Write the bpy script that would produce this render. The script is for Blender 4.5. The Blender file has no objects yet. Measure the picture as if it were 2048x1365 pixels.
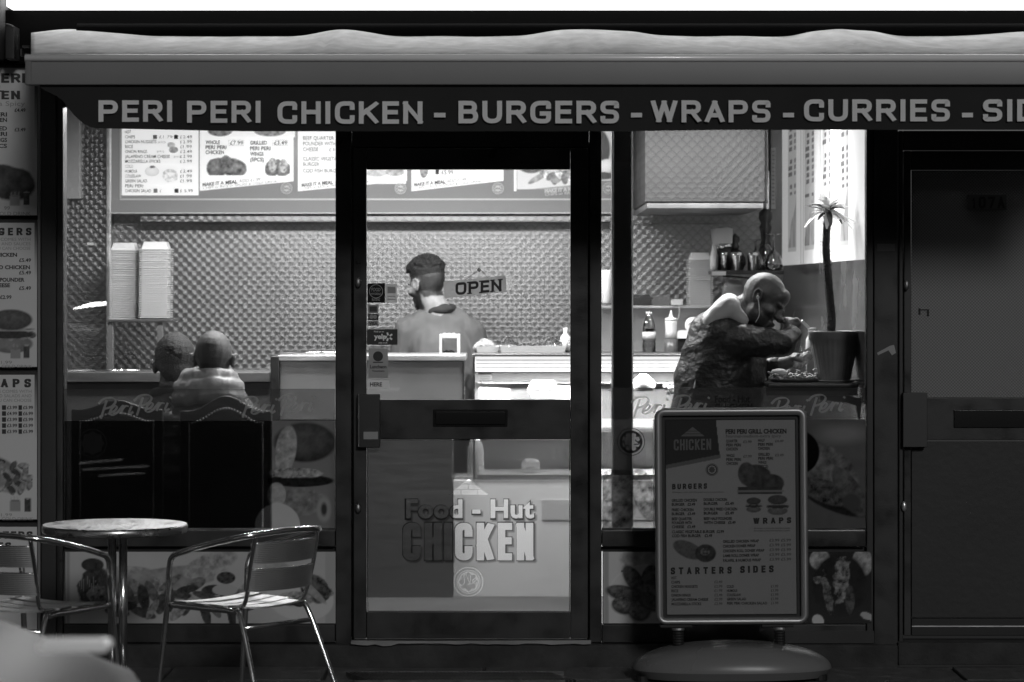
import bpy, math, random
import numpy as np
from mathutils import Vector, Matrix, noise as mnoise
random.seed(7); rng = np.random.RandomState(7)
R = math.radians
scene = bpy.context.scene
col = scene.collection

# ------------------------------------------------------------------ camera, world, light, exposure
F, D0, HR, CX = 5640.0, 12.0, 580.0, 1024.0      # focal length in photo pixels, camera to shop front, eye row, centre column
cam = bpy.data.cameras.new('camera'); camo = bpy.data.objects.new('camera', cam); col.objects.link(camo)
camo.location = (0, -D0, 1.6); camo.rotation_euler = (R(90), 0, 0)
cam.sensor_width = 36; cam.lens = 36 * F / 2048; cam.shift_y = -0.05
cam.clip_start = 0.1; cam.clip_end = 400
cam.dof.use_dof = True; cam.dof.focus_distance = 11.9; cam.dof.aperture_fstop = 3.2
scene.camera = camo
world = bpy.data.worlds.new('World'); scene.world = world; world.use_nodes = True
wn, wl = world.node_tree.nodes, world.node_tree.links
sky = wn.new('ShaderNodeTexSky'); sky.sky_type = 'NISHITA'; sky.sun_disc = False
sky.sun_elevation = R(21); sky.sun_rotation = R(166)
bw = wn.new('ShaderNodeRGBToBW'); wl.new(sky.outputs[0], bw.inputs[0]); wl.new(bw.outputs[0], wn['Background'].inputs[0])
wn['Background'].inputs[1].default_value = 0.014       # night street: far below daylight
sun = bpy.data.lights.new('street_glow', 'SUN'); sun.energy = 0.62; sun.angle = R(9)
suno = bpy.data.objects.new('street_glow', sun); col.objects.link(suno)
suno.rotation_euler = (R(69), 0, R(14))
scene.view_settings.view_transform = 'Standard'; scene.view_settings.look = 'None'
scene.view_settings.exposure = 0.0; scene.view_settings.gamma = 1.0; scene.view_settings.use_curve_mapping = False
scene.cycles.use_denoising = True
scene.cycles.max_bounces = 10; scene.cycles.transparent_max_bounces = 24; scene.cycles.caustics_reflective = False
scene.cycles.caustics_refractive = False
scene.cycles.sample_clamp_indirect = 4

def P(px, py, Y):
    d = D0 + Y
    return Vector(((px - CX) * d / F, Y, 1.6 - (py - HR) * d / F))
def PX(px, Y): return (px - CX) * (D0 + Y) / F
def PZ(py, Y): return 1.6 - (py - HR) * (D0 + Y) / F
def S(Y): return (D0 + Y) / F

# ------------------------------------------------------------------ node helpers and materials
class E:
    def __init__(s, nt, sock): s.nt, s.s = nt, sock
    def _m(s, op, *a):
        n = s.nt.nodes.new('ShaderNodeMath'); n.operation = op
        for i, v in enumerate((s,) + a):
            if isinstance(v, E): s.nt.links.new(v.s, n.inputs[i])
            else: n.inputs[i].default_value = v
        return E(s.nt, n.outputs[0])
    def __add__(s, o): return s._m('ADD', o)
    def __sub__(s, o): return s._m('SUBTRACT', o)
    def __mul__(s, o): return s._m('MULTIPLY', o)
    def __truediv__(s, o): return s._m('DIVIDE', o)
    def floor(s): return s._m('FLOOR')
    def mod(s, o): return s._m('FLOORED_MODULO', o)
    def lt(s, o): return s._m('LESS_THAN', o)
    def sqrt(s): return s._m('SQRT')

def rgba(v): return (v, v, v, 1)
def mat(name, base=.5, rough=.5, metal=0., var=.0, vscale=6., bump=0., bscale=60., coat=0., emit=0., spec=None, stretch=None, rvar=0.):
    m = bpy.data.materials.new(name); m.use_nodes = True; nt = m.node_tree; b = nt.nodes['Principled BSDF']
    b.inputs['Base Color'].default_value = rgba(base); b.inputs['Roughness'].default_value = rough; b.inputs['Metallic'].default_value = metal
    if spec is not None: b.inputs['Specular IOR Level'].default_value = spec
    if coat: b.inputs['Coat Weight'].default_value = coat; b.inputs['Coat Roughness'].default_value = .08
    if emit: b.inputs['Emission Color'].default_value = rgba(1); b.inputs['Emission Strength'].default_value = emit
    vec = None
    if var or bump or rvar:
        tc = nt.nodes.new('ShaderNodeTexCoord'); vec = tc.outputs['Object']
        if stretch:
            mp = nt.nodes.new('ShaderNodeMapping'); mp.inputs['Scale'].default_value = stretch; nt.links.new(vec, mp.inputs[0]); vec = mp.outputs[0]
    if var or rvar:
        n = nt.nodes.new('ShaderNodeTexNoise'); n.inputs['Scale'].default_value = vscale; n.inputs['Detail'].default_value = 6; nt.links.new(vec, n.inputs[0])
        if var:
            mr = nt.nodes.new('ShaderNodeMapRange'); mr.inputs[1].default_value = .3; mr.inputs[2].default_value = .7
            mr.inputs[3].default_value = base * (1 - var); mr.inputs[4].default_value = min(1, base * (1 + var))
            nt.links.new(n.outputs[0], mr.inputs[0]); nt.links.new(mr.outputs[0], b.inputs['Base Color'])
        if rvar:
            mr = nt.nodes.new('ShaderNodeMapRange'); mr.inputs[1].default_value = .3; mr.inputs[2].default_value = .7
            mr.inputs[3].default_value = max(.02, rough - rvar); mr.inputs[4].default_value = min(1, rough + rvar)
            nt.links.new(n.outputs[0], mr.inputs[0]); nt.links.new(mr.outputs[0], b.inputs['Roughness'])
    if bump:
        n2 = nt.nodes.new('ShaderNodeTexNoise'); n2.inputs['Scale'].default_value = bscale; n2.inputs['Detail'].default_value = 4; nt.links.new(vec, n2.inputs[0])
        bp = nt.nodes.new('ShaderNodeBump'); bp.inputs['Strength'].default_value = bump; bp.inputs['Distance'].default_value = .01
        nt.links.new(n2.outputs[0], bp.inputs['Height']); nt.links.new(bp.outputs[0], b.inputs['Normal'])
    return m

def engine_turned(name, axis, base=.42, rough=.44, pitch=.05, aniso=.66):
    """overlapping swirled discs in brushed steel: the grain runs round each disc, as in the real finish"""
    m = bpy.data.materials.new(name); m.use_nodes = True; nt = m.node_tree; b = nt.nodes['Principled BSDF']
    g = nt.nodes.new('ShaderNodeNewGeometry'); sp = nt.nodes.new('ShaderNodeSeparateXYZ'); nt.links.new(g.outputs['Position'], sp.inputs[0])
    u = E(nt, sp.outputs[{'x': 0, 'y': 1}[axis]]) + 20.0; v = E(nt, sp.outputs[2]) + 10.0
    h = pitch / 2; r2 = (pitch * .53) ** 2
    row = (v / h).floor()                                         # the upper row of the two that may cover the point is row+1
    def cell(k):
        off = k.mod(2.0) * (pitch / 2)
        du = (u + off).mod(pitch) - pitch / 2
        dv = v - k * h
        return du, dv
    du1, dv1 = cell(row + 1.0); du0, dv0 = cell(row)
    ins = (du0 * du0 + dv0 * dv0).lt(r2)                          # lower disc lies on top where it reaches
    inv = (ins * -1.0) + 1.0
    du = du0 * ins + du1 * inv; dv = dv0 * ins + dv1 * inv
    cb = nt.nodes.new('ShaderNodeCombineXYZ')
    nt.links.new((dv * -1.0).s, cb.inputs[{'x': 0, 'y': 1}[axis]]); nt.links.new(du.s, cb.inputs[2])
    nm = nt.nodes.new('ShaderNodeVectorMath'); nm.operation = 'NORMALIZE'; nt.links.new(cb.outputs[0], nm.inputs[0])
    nt.links.new(nm.outputs[0], b.inputs['Tangent'])
    b.inputs['Metallic'].default_value = 1; b.inputs['Anisotropic'].default_value = aniso; b.inputs['Roughness'].default_value = rough
    rr = (du * du + dv * dv).sqrt() / (pitch * .53)
    ns = nt.nodes.new('ShaderNodeTexNoise'); ns.inputs['Scale'].default_value = 2.2; ns.inputs['Detail'].default_value = 7; nt.links.new(g.outputs['Position'], ns.inputs[0])
    edge = rr._m('GREATER_THAN', .93)
    c = ((rr * rr * -.22 + 1.0) - edge * .22) * (E(nt, ns.outputs[0]) * .5 + .72) * base
    nt.links.new(c.s, b.inputs['Base Color'])
    return m

def glass_mat(name, tint=.95, refl=1., rough=.0, dirt=0., blur=0.):
    """thin pane: clear with a fresnel reflection (+ optional frost and grime)"""
    m = bpy.data.materials.new(name); m.use_nodes = True; nt = m.node_tree; nt.nodes.remove(nt.nodes['Principled BSDF'])
    out = nt.nodes['Material Output']
    if blur:
        tr = nt.nodes.new('ShaderNodeBsdfRefraction'); tr.inputs['IOR'].default_value = 1.0001; tr.inputs['Roughness'].default_value = blur
    else:
        tr = nt.nodes.new('ShaderNodeBsdfTransparent')
    tr.inputs[0].default_value = rgba(tint)
    gl = nt.nodes.new('ShaderNodeBsdfGlossy'); gl.inputs['Roughness'].default_value = rough; gl.inputs[0].default_value = rgba(1)
    fr = nt.nodes.new('ShaderNodeFresnel'); fr.inputs[0].default_value = 1.5
    f = E(nt, fr.outputs[0]) * (1.6 * refl)
    mx = nt.nodes.new('ShaderNodeMixShader'); nt.links.new(f.s, mx.inputs[0]); nt.links.new(tr.outputs[0], mx.inputs[1]); nt.links.new(gl.outputs[0], mx.inputs[2])
    last = mx
    if dirt:
        df = nt.nodes.new('ShaderNodeBsdfDiffuse'); df.inputs[0].default_value = rgba(.6)
        ns = nt.nodes.new('ShaderNodeTexNoise'); ns.inputs['Scale'].default_value = 5; ns.inputs['Detail'].default_value = 8
        mr = nt.nodes.new('ShaderNodeMapRange'); mr.inputs[1].default_value = .4; mr.inputs[2].default_value = .75; mr.inputs[3].default_value = dirt * .3; mr.inputs[4].default_value = dirt
        tc = nt.nodes.new('ShaderNodeTexCoord'); nt.links.new(tc.outputs['Object'], ns.inputs[0]); nt.links.new(ns.outputs[0], mr.inputs[0])
        m2 = nt.nodes.new('ShaderNodeMixShader'); nt.links.new(mr.outputs[0], m2.inputs[0]); nt.links.new(mx.outputs[0], m2.inputs[1]); nt.links.new(df.outputs[0], m2.inputs[2]); last = m2
    nt.links.new(last.outputs[0], out.inputs[0])
    return m

def print_mat(name, rough=.35, emit=0., coat=.0):
    m = bpy.data.materials.new(name); m.use_nodes = True; nt = m.node_tree; b = nt.nodes['Principled BSDF']
    a = nt.nodes.new('ShaderNodeAttribute'); a.attribute_name = 'Col'
    nt.links.new(a.outputs['Color'], b.inputs['Base Color']); b.inputs['Roughness'].default_value = rough
    if emit: nt.links.new(a.outputs['Color'], b.inputs['Emission Color']); b.inputs['Emission Strength'].default_value = emit
    if coat: b.inputs['Coat Weight'].default_value = coat; b.inputs['Coat Roughness'].default_value = .1
    return m
def film_mat(name, val=None, opacity=.5, trans=.5):
    """see-through window film: part clear, part ink that also glows through from behind"""
    m = bpy.data.materials.new(name); m.use_nodes = True; nt = m.node_tree; nt.nodes.remove(nt.nodes['Principled BSDF'])
    out = nt.nodes['Material Output']
    df = nt.nodes.new('ShaderNodeBsdfDiffuse'); tl = nt.nodes.new('ShaderNodeBsdfTranslucent'); tp = nt.nodes.new('ShaderNodeBsdfTransparent')
    m1 = nt.nodes.new('ShaderNodeMixShader'); m1.inputs[0].default_value = trans
    m2 = nt.nodes.new('ShaderNodeMixShader'); m2.inputs[0].default_value = opacity
    nt.links.new(df.outputs[0], m1.inputs[1]); nt.links.new(tl.outputs[0], m1.inputs[2])
    nt.links.new(tp.outputs[0], m2.inputs[1]); nt.links.new(m1.outputs[0], m2.inputs[2]); nt.links.new(m2.outputs[0], out.inputs[0])
    if val is None:
        a = nt.nodes.new('ShaderNodeAttribute'); a.attribute_name = 'Col'
        nt.links.new(a.outputs['Color'], df.inputs[0]); nt.links.new(a.outputs['Color'], tl.inputs[0]); nt.links.new(a.outputs['Alpha'], m2.inputs[0])
        nt.links.new(a.outputs['Color'], tp.inputs[0])
    else:
        df.inputs[0].default_value = rgba(val); tl.inputs[0].default_value = rgba(val)
    return m

M = dict(
    frame=mat('frame_paint', .024, .4, var=.35, vscale=7, bump=.04, bscale=150, rvar=.14),
    frame_dark=mat('dark_paint', .028, .4, var=.15, vscale=5),
    rubber=mat('black_rubber', .012, .6),
    black=mat('black_gloss', .01, .25),
    render=mat('plinth_render', .042, .9, var=.45, vscale=7, bump=.5, bscale=35),
    slab=mat('paving_stone', .11, .75, var=.35, vscale=14, bump=.35, bscale=90, rvar=.2),
    road=mat('asphalt', .05, .9, var=.3, vscale=40, bump=.6, bscale=160),
    fabric=mat('awning_fabric', .47, .85, var=.22, vscale=6, bump=.3, bscale=13, stretch=(2, 1, 1)),
    alu_white=mat('white_coated_metal', .18, .4, var=.05, vscale=3), bar_highlight=mat('painted_highlight_white', .95, .3, spec=1., coat=.6),  # the near-white edge paints in light falling on the awning bar
    valance=mat('dark_valance_fabric', .014, .8, var=.15, vscale=8),
    letter_grey=mat('valance_letter_print', .8, .8),
    black_wall=mat('fascia_black', .003, .9, spec=.05),
    chrome=mat('polished_metal', .75, .16, 1., rvar=.06, vscale=9),
    alu=mat('brushed_aluminium', .8, .38, 1., rvar=.08, vscale=12, bump=.05, bscale=300, stretch=(1, 1, 12)),
    ribbed=mat('brushed_aluminium_slat', .5, .42, .85, rvar=.08, vscale=12),
    steel=mat('stainless_steel', .8, .42, .9, var=.12, vscale=4, rvar=.1, stretch=(1, 1, 6)),
    steel_dark=mat('worn_steel', .3, .45, 1., var=.3, vscale=6),
    wood_dark=mat('dark_wood', .045, .3, var=.4, vscale=5, stretch=(1, 8, 8)),
    leather=mat('black_leather', .028, .3, var=.4, vscale=9, bump=.3, bscale=90),
    leather_jacket=mat('leather_jacket', .009, .42, bump=1., bscale=20, stretch=(1.6, 1, 1.8)),
    stud=mat('brass_stud', .7, .5, .4),
    white=mat('white_plastic', .8, .35),
    foam=mat('polystyrene', .82, .6, bump=.1, bscale=200),
    paper=mat('paper', .8, .7, bump=.1, bscale=40),
    tile=mat('shop_floor_tile', .05, .7, var=.3, vscale=4),
    ceil=mat('ceiling_paint', .7, .8),
    ink=mat('ink_black', .03, .5), ink_mid=mat('ink_grey', .3, .5), ink_light=mat('ink_pale', .52, .5), ink_white=mat('ink_white', .85, .5),
    skin_light=mat('skin_light', .42, .5, var=.08, vscale=20), skin_dark=mat('skin_dark', .11, .36, var=.25, vscale=18, bump=.1, bscale=90),
    skin_mid=mat('skin_brown', .13, .42, var=.2, vscale=18),
    hair=mat('dark_hair', .012, .7, var=.5, vscale=60, bump=.7, bscale=220), steel_b=mat('brushed_steel_sheet', .62, .4, .8, var=.12, vscale=3, rvar=.06), stubble=mat('cropped_hair', .05, .6, var=.4, vscale=40, bump=.5, bscale=260),
    shirt=mat('work_shirt', .12, .8, var=.1, vscale=5, bump=.3, bscale=9), shirt_dark=mat('dark_collar', .03, .8),
    puffer=mat('puffer_nylon', .24, .4, var=.2, vscale=10, bump=.35, bscale=25), jacket=mat('dark_jacket', .055, .6, var=.2, vscale=8, bump=.3, bscale=18),
    hood=mat('pale_hood_fabric', .75, .85, bump=.3, bscale=14), trousers=mat('dark_trousers', .02, .8),
    pot=mat('plant_pot_plastic', .24, .35, var=.15, vscale=6), soil=mat('potting_soil', .03, 1., bump=.8, bscale=60),
    bark=mat('palm_bark', .035, .9, bump=.9, bscale=80), leaf=mat('pale_variegated_leaf', .75, .45, var=.5, vscale=16), leaf_dark=mat('dark_leaf', .1, .5, var=.5),
    sauce=mat('dark_sauce', .1, .3), clearplastic=mat('cloudy_plastic', .7, .35), food=mat('salad', .42, .6, var=.7, vscale=45, bump=.8, bscale=60),
    grinder=mat('varnished_wood', .05, .2, var=.3, vscale=8), cable=mat('black_cable', .02, .5),
    tube=mat('lamp_diffuser', .9, .5, emit=14.), sign_lit=mat('lit_sign_face', .9, .5, emit=2.6), case_lamp=mat('case_lamp', .9, .5, emit=1.15),
    mirror=mat('polished_side_panel', .55, .24, 1., rvar=.07, vscale=3),
    frosted=mat('patterned_glass', .2, .35, bump=.0),
    mat_metal=mat('grate_metal', .12, .5, .7, var=.4, vscale=20), carpaint=mat('car_paint', .008, .4, spec=.22), tyre=mat('tyre_rubber', .02, .8),
    brick=mat('soot_brick', .09, .9, var=.3, vscale=5, bump=.3, bscale=30), plaster=mat('upper_wall', .05, .9, var=.2, vscale=4, bump=.3, bscale=30),
    dirtysteel=mat('greasy_steel_box', .42, .36, 1., var=.35, vscale=9, rvar=.15),
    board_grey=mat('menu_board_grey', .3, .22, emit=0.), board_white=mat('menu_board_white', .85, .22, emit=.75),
)
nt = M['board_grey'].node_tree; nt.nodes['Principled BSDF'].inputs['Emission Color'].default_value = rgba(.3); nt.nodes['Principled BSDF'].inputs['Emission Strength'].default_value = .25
M['wall_steel'] = engine_turned('engine_turned_steel', 'x')
M['side_steel'] = engine_turned('engine_turned_steel_side', 'y', base=.5, rough=.36)
M['hood_steel'] = engine_turned('engine_turned_steel_dull', 'x', base=.10, rough=.6, pitch=.05, aniso=.4)
M['hood_side'] = engine_turned('engine_turned_steel_worn', 'x', base=.36, rough=.42, aniso=.8)
M['glass'] = glass_mat('window_glass', .94, 1., dirt=.006)
M['glass_case'] = glass_mat('display_glass', .95, .6)
M['glassware'] = glass_mat('thin_glassware', .82, 2.2, rough=.02)
M['glass_frost'] = glass_mat('filmed_door_glass', .62, 1., rough=.03, dirt=.09, blur=.13)
M['print'] = print_mat('printed_sheet', .4); M['print_gloss'] = print_mat('printed_gloss', .25, coat=.4)
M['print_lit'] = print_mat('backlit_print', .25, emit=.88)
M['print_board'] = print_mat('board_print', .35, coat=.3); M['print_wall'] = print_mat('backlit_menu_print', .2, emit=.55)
def privacy_mat(name):
    m = bpy.data.materials.new(name); m.use_nodes = True; nt = m.node_tree; nt.nodes.remove(nt.nodes['Principled BSDF']); out = nt.nodes['Material Output']
    a = nt.nodes.new('ShaderNodeAttribute'); a.attribute_name = 'Col'; N = nt.nodes.new
    rf = N('ShaderNodeBsdfRefraction'); rf.inputs['IOR'].default_value = 1.0001; rf.inputs['Roughness'].default_value = .4; nt.links.new(a.outputs['Color'], rf.inputs[0])
    df = N('ShaderNodeBsdfDiffuse'); nt.links.new(a.outputs['Color'], df.inputs[0]); tl = N('ShaderNodeBsdfTranslucent'); nt.links.new(a.outputs['Color'], tl.inputs[0])
    m0 = N('ShaderNodeMixShader'); m0.inputs[0].default_value = .5; nt.links.new(df.outputs[0], m0.inputs[1]); nt.links.new(tl.outputs[0], m0.inputs[2])
    m1 = N('ShaderNodeMixShader'); m1.inputs[0].default_value = .16; nt.links.new(rf.outputs[0], m1.inputs[1]); nt.links.new(m0.outputs[0], m1.inputs[2])
    tp = N('ShaderNodeBsdfTransparent'); m2 = N('ShaderNodeMixShader'); nt.links.new(a.outputs['Alpha'], m2.inputs[0]); nt.links.new(tp.outputs[0], m2.inputs[1]); nt.links.new(m1.outputs[0], m2.inputs[2])
    nt.links.new(m2.outputs[0], out.inputs[0]); return m
M['privacy'] = privacy_mat('frosted_privacy_film')
M['film_pic'] = film_mat('window_film_picture', None)
M['film_band'] = film_mat('window_film_band', .11, .55, .5)
M['leaf'] = film_mat('pale_leaf', .8, 1., .45)
M['film_letter'] = film_mat('window_film_letter', .8, .5, .5)
M['film_ink'] = film_mat('window_film_ink', .03, .75, .3)
# ribbed slats: fine horizontal ridges
for key, sc_ in (('ribbed', 420.),):
    nt = M[key].node_tree; b = nt.nodes['Principled BSDF']
    tc = nt.nodes.new('ShaderNodeTexCoord'); w = nt.nodes.new('ShaderNodeTexWave'); w.bands_direction = 'Z'; w.inputs['Scale'].default_value = 45
    nt.links.new(tc.outputs['Object'], w.inputs[0]); bp = nt.nodes.new('ShaderNodeBump'); bp.inputs['Strength'].default_value = .5; bp.inputs['Distance'].default_value = .002
    nt.links.new(w.outputs[0], bp.inputs['Height']); nt.links.new(bp.outputs[0], b.inputs['Normal'])
nt = M['steel_b'].node_tree; b = nt.nodes['Principled BSDF']; b.inputs['Anisotropic'].default_value = .9
cbx = nt.nodes.new('ShaderNodeCombineXYZ'); cbx.inputs[0].default_value = 1; nt.links.new(cbx.outputs[0], b.inputs['Tangent'])
# patterned door glass: small square relief
nt = M['frosted'].node_tree; b = nt.nodes['Principled BSDF']
g = nt.nodes.new('ShaderNodeNewGeometry'); sp = nt.nodes.new('ShaderNodeSeparateXYZ'); nt.links.new(g.outputs['Position'], sp.inputs[0])
uu = (E(nt, sp.outputs[0]) + 5.) * (2 * math.pi / .0135); vv = (E(nt, sp.outputs[2]) + 5.) * (2 * math.pi / .0135)
hh = uu._m('SINE') * vv._m('SINE')
bp = nt.nodes.new('ShaderNodeBump'); bp.inputs['Strength'].default_value = .8; bp.inputs['Distance'].default_value = .003
nt.links.new(hh.s, bp.inputs['Height']); nt.links.new(bp.outputs[0], b.inputs['Normal']); nt.links.new((hh * .11 + .26).s, b.inputs['Base Color'])

# ------------------------------------------------------------------ mesh builder
BASE = {}
class MB:
    def __init__(s): s.v = []; s.f = []; s.mi = []; s.m = 0; s.X = None
    def add(s, vs, fs):
        o = len(s.v)
        if s.X is not None: vs = [s.X @ Vector(p) for p in vs]
        s.v += [tuple(p) for p in vs]; s.f += [tuple(i + o for i in f) for f in fs]; s.mi += [s.m] * len(fs); return s
    def box(s, x0, x1, y0, y1, z0, z1):
        return s.add([(x0,y0,z0),(x1,y0,z0),(x1,y1,z0),(x0,y1,z0),(x0,y0,z1),(x1,y0,z1),(x1,y1,z1),(x0,y1,z1)],
                     [(0,3,2,1),(4,5,6,7),(0,1,5,4),(1,2,6,5),(2,3,7,6),(3,0,4,7)])
    def pbox(s, a, b, c, d, Y, Y2):                # box whose front face (at Y) covers photo columns a..b, rows c..d
        return s.box(PX(a, Y), PX(b, Y), Y, Y2, PZ(d, Y), PZ(c, Y))
    def prism(s, pts, Y0, Y1):                     # pts (x,z) counter-clockwise seen from the street
        n = len(pts)
        return s.add([(x, Y0, z) for x, z in pts] + [(x, Y1, z) for x, z in pts],
                     [tuple(range(n)), tuple(range(2*n-1, n-1, -1))] + [(i, i+n, (i+1)%n+n, (i+1)%n) for i in range(n)])
    def sheet(s, pts, Y): return s.add([(x, Y, z) for x, z in pts], [tuple(range(len(pts)))])
    def tube(s, pts, r, n=10, cap=True, smooth_path=0):
        pts = [Vector(p) for p in pts]
        if smooth_path: pts = spline(pts, smooth_path)
        N = len(pts); rs = r if isinstance(r, (list, tuple)) else [r] * N
        if len(rs) != N: rs = [rs[0] + (rs[-1]-rs[0]) * i/(N-1) for i in range(N)]
        vs = []; t0 = (pts[1]-pts[0]).normalized()
        ref = Vector((0,0,1)) if abs(t0.z) < .9 else Vector((0,1,0)); a = t0.cross(ref).normalized()
        for i, p in enumerate(pts):
            t = (pts[min(i+1, N-1)] - pts[max(i-1, 0)]).normalized()
            a = (a - t * a.dot(t)).normalized(); b = t.cross(a)
            for k in range(n):
                an = 2*math.pi*k/n; vs.append(p + (a*math.cos(an) + b*math.sin(an)) * rs[i])
        fs = [(i*n+k, i*n+(k+1)%n, (i+1)*n+(k+1)%n, (i+1)*n+k) for i in range(N-1) for k in range(n)]
        if cap: fs += [tuple(range(n-1, -1, -1)), tuple((N-1)*n+k for k in range(n))]
        return s.add(vs, fs)
    def lathe(s, prof, c, n=24, sx=1, sy=1, rf=None, caps=True):  # prof (r,z) bottom to top
        vs = []
        for i, (r, z) in enumerate(prof):
            for k in range(n):
                an = 2*math.pi*k/n; q = r * (rf(an, i) if rf else 1)
                vs.append((c[0] + q*sx*math.cos(an), c[1] + q*sy*math.sin(an), c[2] + z))
        m = len(prof)
        fs = [(i*n+k, i*n+(k+1)%n, (i+1)*n+(k+1)%n, (i+1)*n+k) for i in range(m-1) for k in range(n)]
        if caps and prof[0][0] > 1e-5 and abs(prof[0][1]-prof[1][1]) > 1e-6: fs.append(tuple(range(n-1, -1, -1)))
        if caps and prof[-1][0] > 1e-5 and abs(prof[-1][1]-prof[-2][1]) > 1e-6: fs.append(tuple((m-1)*n+k for k in range(n)))
        return s.add(vs, fs)
    def ell(s, c, r, rot=None, n=16, m=10):
        X = (rot.to_3x3() if rot is not None else Matrix.Identity(3)); c = Vector(c); vs = []
        for i in range(m+1):
            th = math.pi*i/m
            for k in range(n):
                an = 2*math.pi*k/n
                vs.append(c + X @ Vector((r[0]*math.sin(th)*math.cos(an), r[1]*math.sin(th)*math.sin(an), r[2]*math.cos(th))))
        fs = []
        for i in range(m):
            for k in range(n):
                a, b, c2, d = i*n+k, i*n+(k+1)%n, (i+1)*n+(k+1)%n, (i+1)*n+k
                fs.append((d, c2, b) if i == 0 else ((a, d, b) if i == m-1 else (a, d, c2, b)))
        if m > 1: pass
        return s.add(vs, fs)
    def cap(s, p0, p1, r0, r1, n=14):
        p0, p1 = Vector(p0), Vector(p1); d = p1 - p0; L = d.length; t = d.normalized()
        pts = []; rs = []
        for k in range(5): a = math.pi/2*(k/5.); pts.append(p0 - t*r0*math.cos(a)); rs.append(max(1e-4, r0*math.sin(a)))
        for k in range(5): pts.append(p0 + d*k/4.); rs.append(r0 + (r1-r0)*k/4.)
        for k in range(1, 6): a = math.pi/2*(k/5.); pts.append(p1 + t*r1*math.sin(a)); rs.append(max(1e-4, r1*math.cos(a)))
        return s.tube(pts, rs, n)
    def build(s, name, mats, parent=None, smooth=False, bevel=0, base=None):
        if not isinstance(mats, (list, tuple)): mats = [mats]
        b = Vector(base) if base is not None else (BASE[parent.name] if parent else Vector((0,0,0)))
        me = bpy.data.meshes.new(name); me.from_pydata([(p[0]-b.x, p[1]-b.y, p[2]-b.z) for p in s.v], [], s.f)
        for m in mats: me.materials.append(m)
        if len(mats) > 1: me.polygons.foreach_set('material_index', s.mi)
        if smooth: me.shade_smooth()
        me.validate(); me.update()
        return link(name, me, parent, b, bevel, smooth)
def link(name, me, parent, b, bevel=0, smooth=False):
    o = bpy.data.objects.new(name, me); col.objects.link(o); BASE[o.name] = Vector(b)
    if parent: o.parent = parent
    else: o.location = b
    if bevel:
        mo = o.modifiers.new('bevel', 'BEVEL'); mo.width = bevel; mo.segments = 2; mo.limit_method = 'ANGLE'; mo.angle_limit = R(40)
        me.shade_smooth(); w = o.modifiers.new('normals', 'WEIGHTED_NORMAL'); w.keep_sharp = True
    elif smooth:
        pass
    return o
def spline(pts, k):
    out = []; n = len(pts)
    for i in range(n-1):
        p0, p1, p2, p3 = pts[max(i-1,0)], pts[i], pts[i+1], pts[min(i+2,n-1)]
        for j in range(k):
            t = j/k
            out.append(.5*((2*p1) + (p2-p0)*t + (2*p0-5*p1+4*p2-p3)*t*t + (3*p1-p0-3*p2+p3)*t*t*t))
    out.append(pts[-1]); return out
def thing(name, label, cat, base, group=None):
    o = bpy.data.objects.new(name, None); col.objects.link(o); o.location = base; BASE[o.name] = Vector(base); o.empty_display_size = .1
    return tag(o, label, cat, group)
def tag(o, label, cat, group=None):
    o['label'] = label; o['category'] = cat
    if group: o['group'] = group
    return o
def struct(o, label=None):
    o['kind'] = 'structure'
    if label: o['label'] = label
    return o
def copy_tree(o, parent=None):
    c = o.copy(); col.objects.link(c); BASE[c.name] = BASE[o.name].copy()
    if parent: c.parent = parent
    for ch in list(o.children): copy_tree(ch, c)
    return c

# ------------------------------------------------------------------ lettering
_tc = {}
def glyphs(s, off, space=1.):
    k = (s, off, space)
    if k not in _tc:
        c = bpy.data.curves.new('t', 'FONT'); c.body = s; c.offset = off; c.resolution_u = 3; c.space_character = space
        o = bpy.data.objects.new('t', c); col.objects.link(o)
        dg = bpy.context.evaluated_depsgraph_get(); e = o.evaluated_get(dg); me = e.to_mesh()
        _tc[k] = ([tuple(v.co) for v in me.vertices], [tuple(p.vertices) for p in me.polygons]); e.to_mesh_clear()
        bpy.data.objects.remove(o); bpy.data.curves.remove(c)
    return _tc[k]
CAPH = {}
def tx(mb, s, x0, x1, yt, yb, Y, off=.0, shear=0., rise=0., space=1.):
    """flat lettering: capitals fill rows yt..yb and columns x0..x1 of the sheet at depth Y"""
    if off not in CAPH: CAPH[off] = max(v[1] for v in glyphs('H', off)[0])
    vs, fs = glyphs(s, off, space)
    if not vs: return
    a, b = min(v[0] for v in vs), max(v[0] for v in vs); ch = CAPH[off]
    out = []
    for v in vs:
        u = (v[0]-a)/(b-a); px = x0 + u*(x1-x0) + shear*(v[1]/ch)*(yb-yt); py = yb - (v[1]/ch)*(yb-yt) + rise*u
        q = P(px, py, Y); out.append((q.x, Y, q.z))
    mb.add(out, fs)
def fillet(pts, r):
    out = []; n = len(pts)
    for i, p in enumerate(pts):
        if i == 0 or i == n-1 or len(p) > 2: out.append((p[0], p[1])); continue
        a, b = pts[i-1], pts[i+1]; da = math.dist(a[:2], p[:2]); db = math.dist(b[:2], p[:2])
        q = min(r, da*.5, db*.5)
        A = (p[0]+(a[0]-p[0])*q/da, p[1]+(a[1]-p[1])*q/da); B = (p[0]+(b[0]-p[0])*q/db, p[1]+(b[1]-p[1])*q/db)
        for k in range(7):
            t = k/6.; out.append(((1-t)**2*A[0]+2*t*(1-t)*p[0]+t*t*B[0], (1-t)**2*A[1]+2*t*(1-t)*p[1]+t*t*B[1]))
    return out
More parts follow.
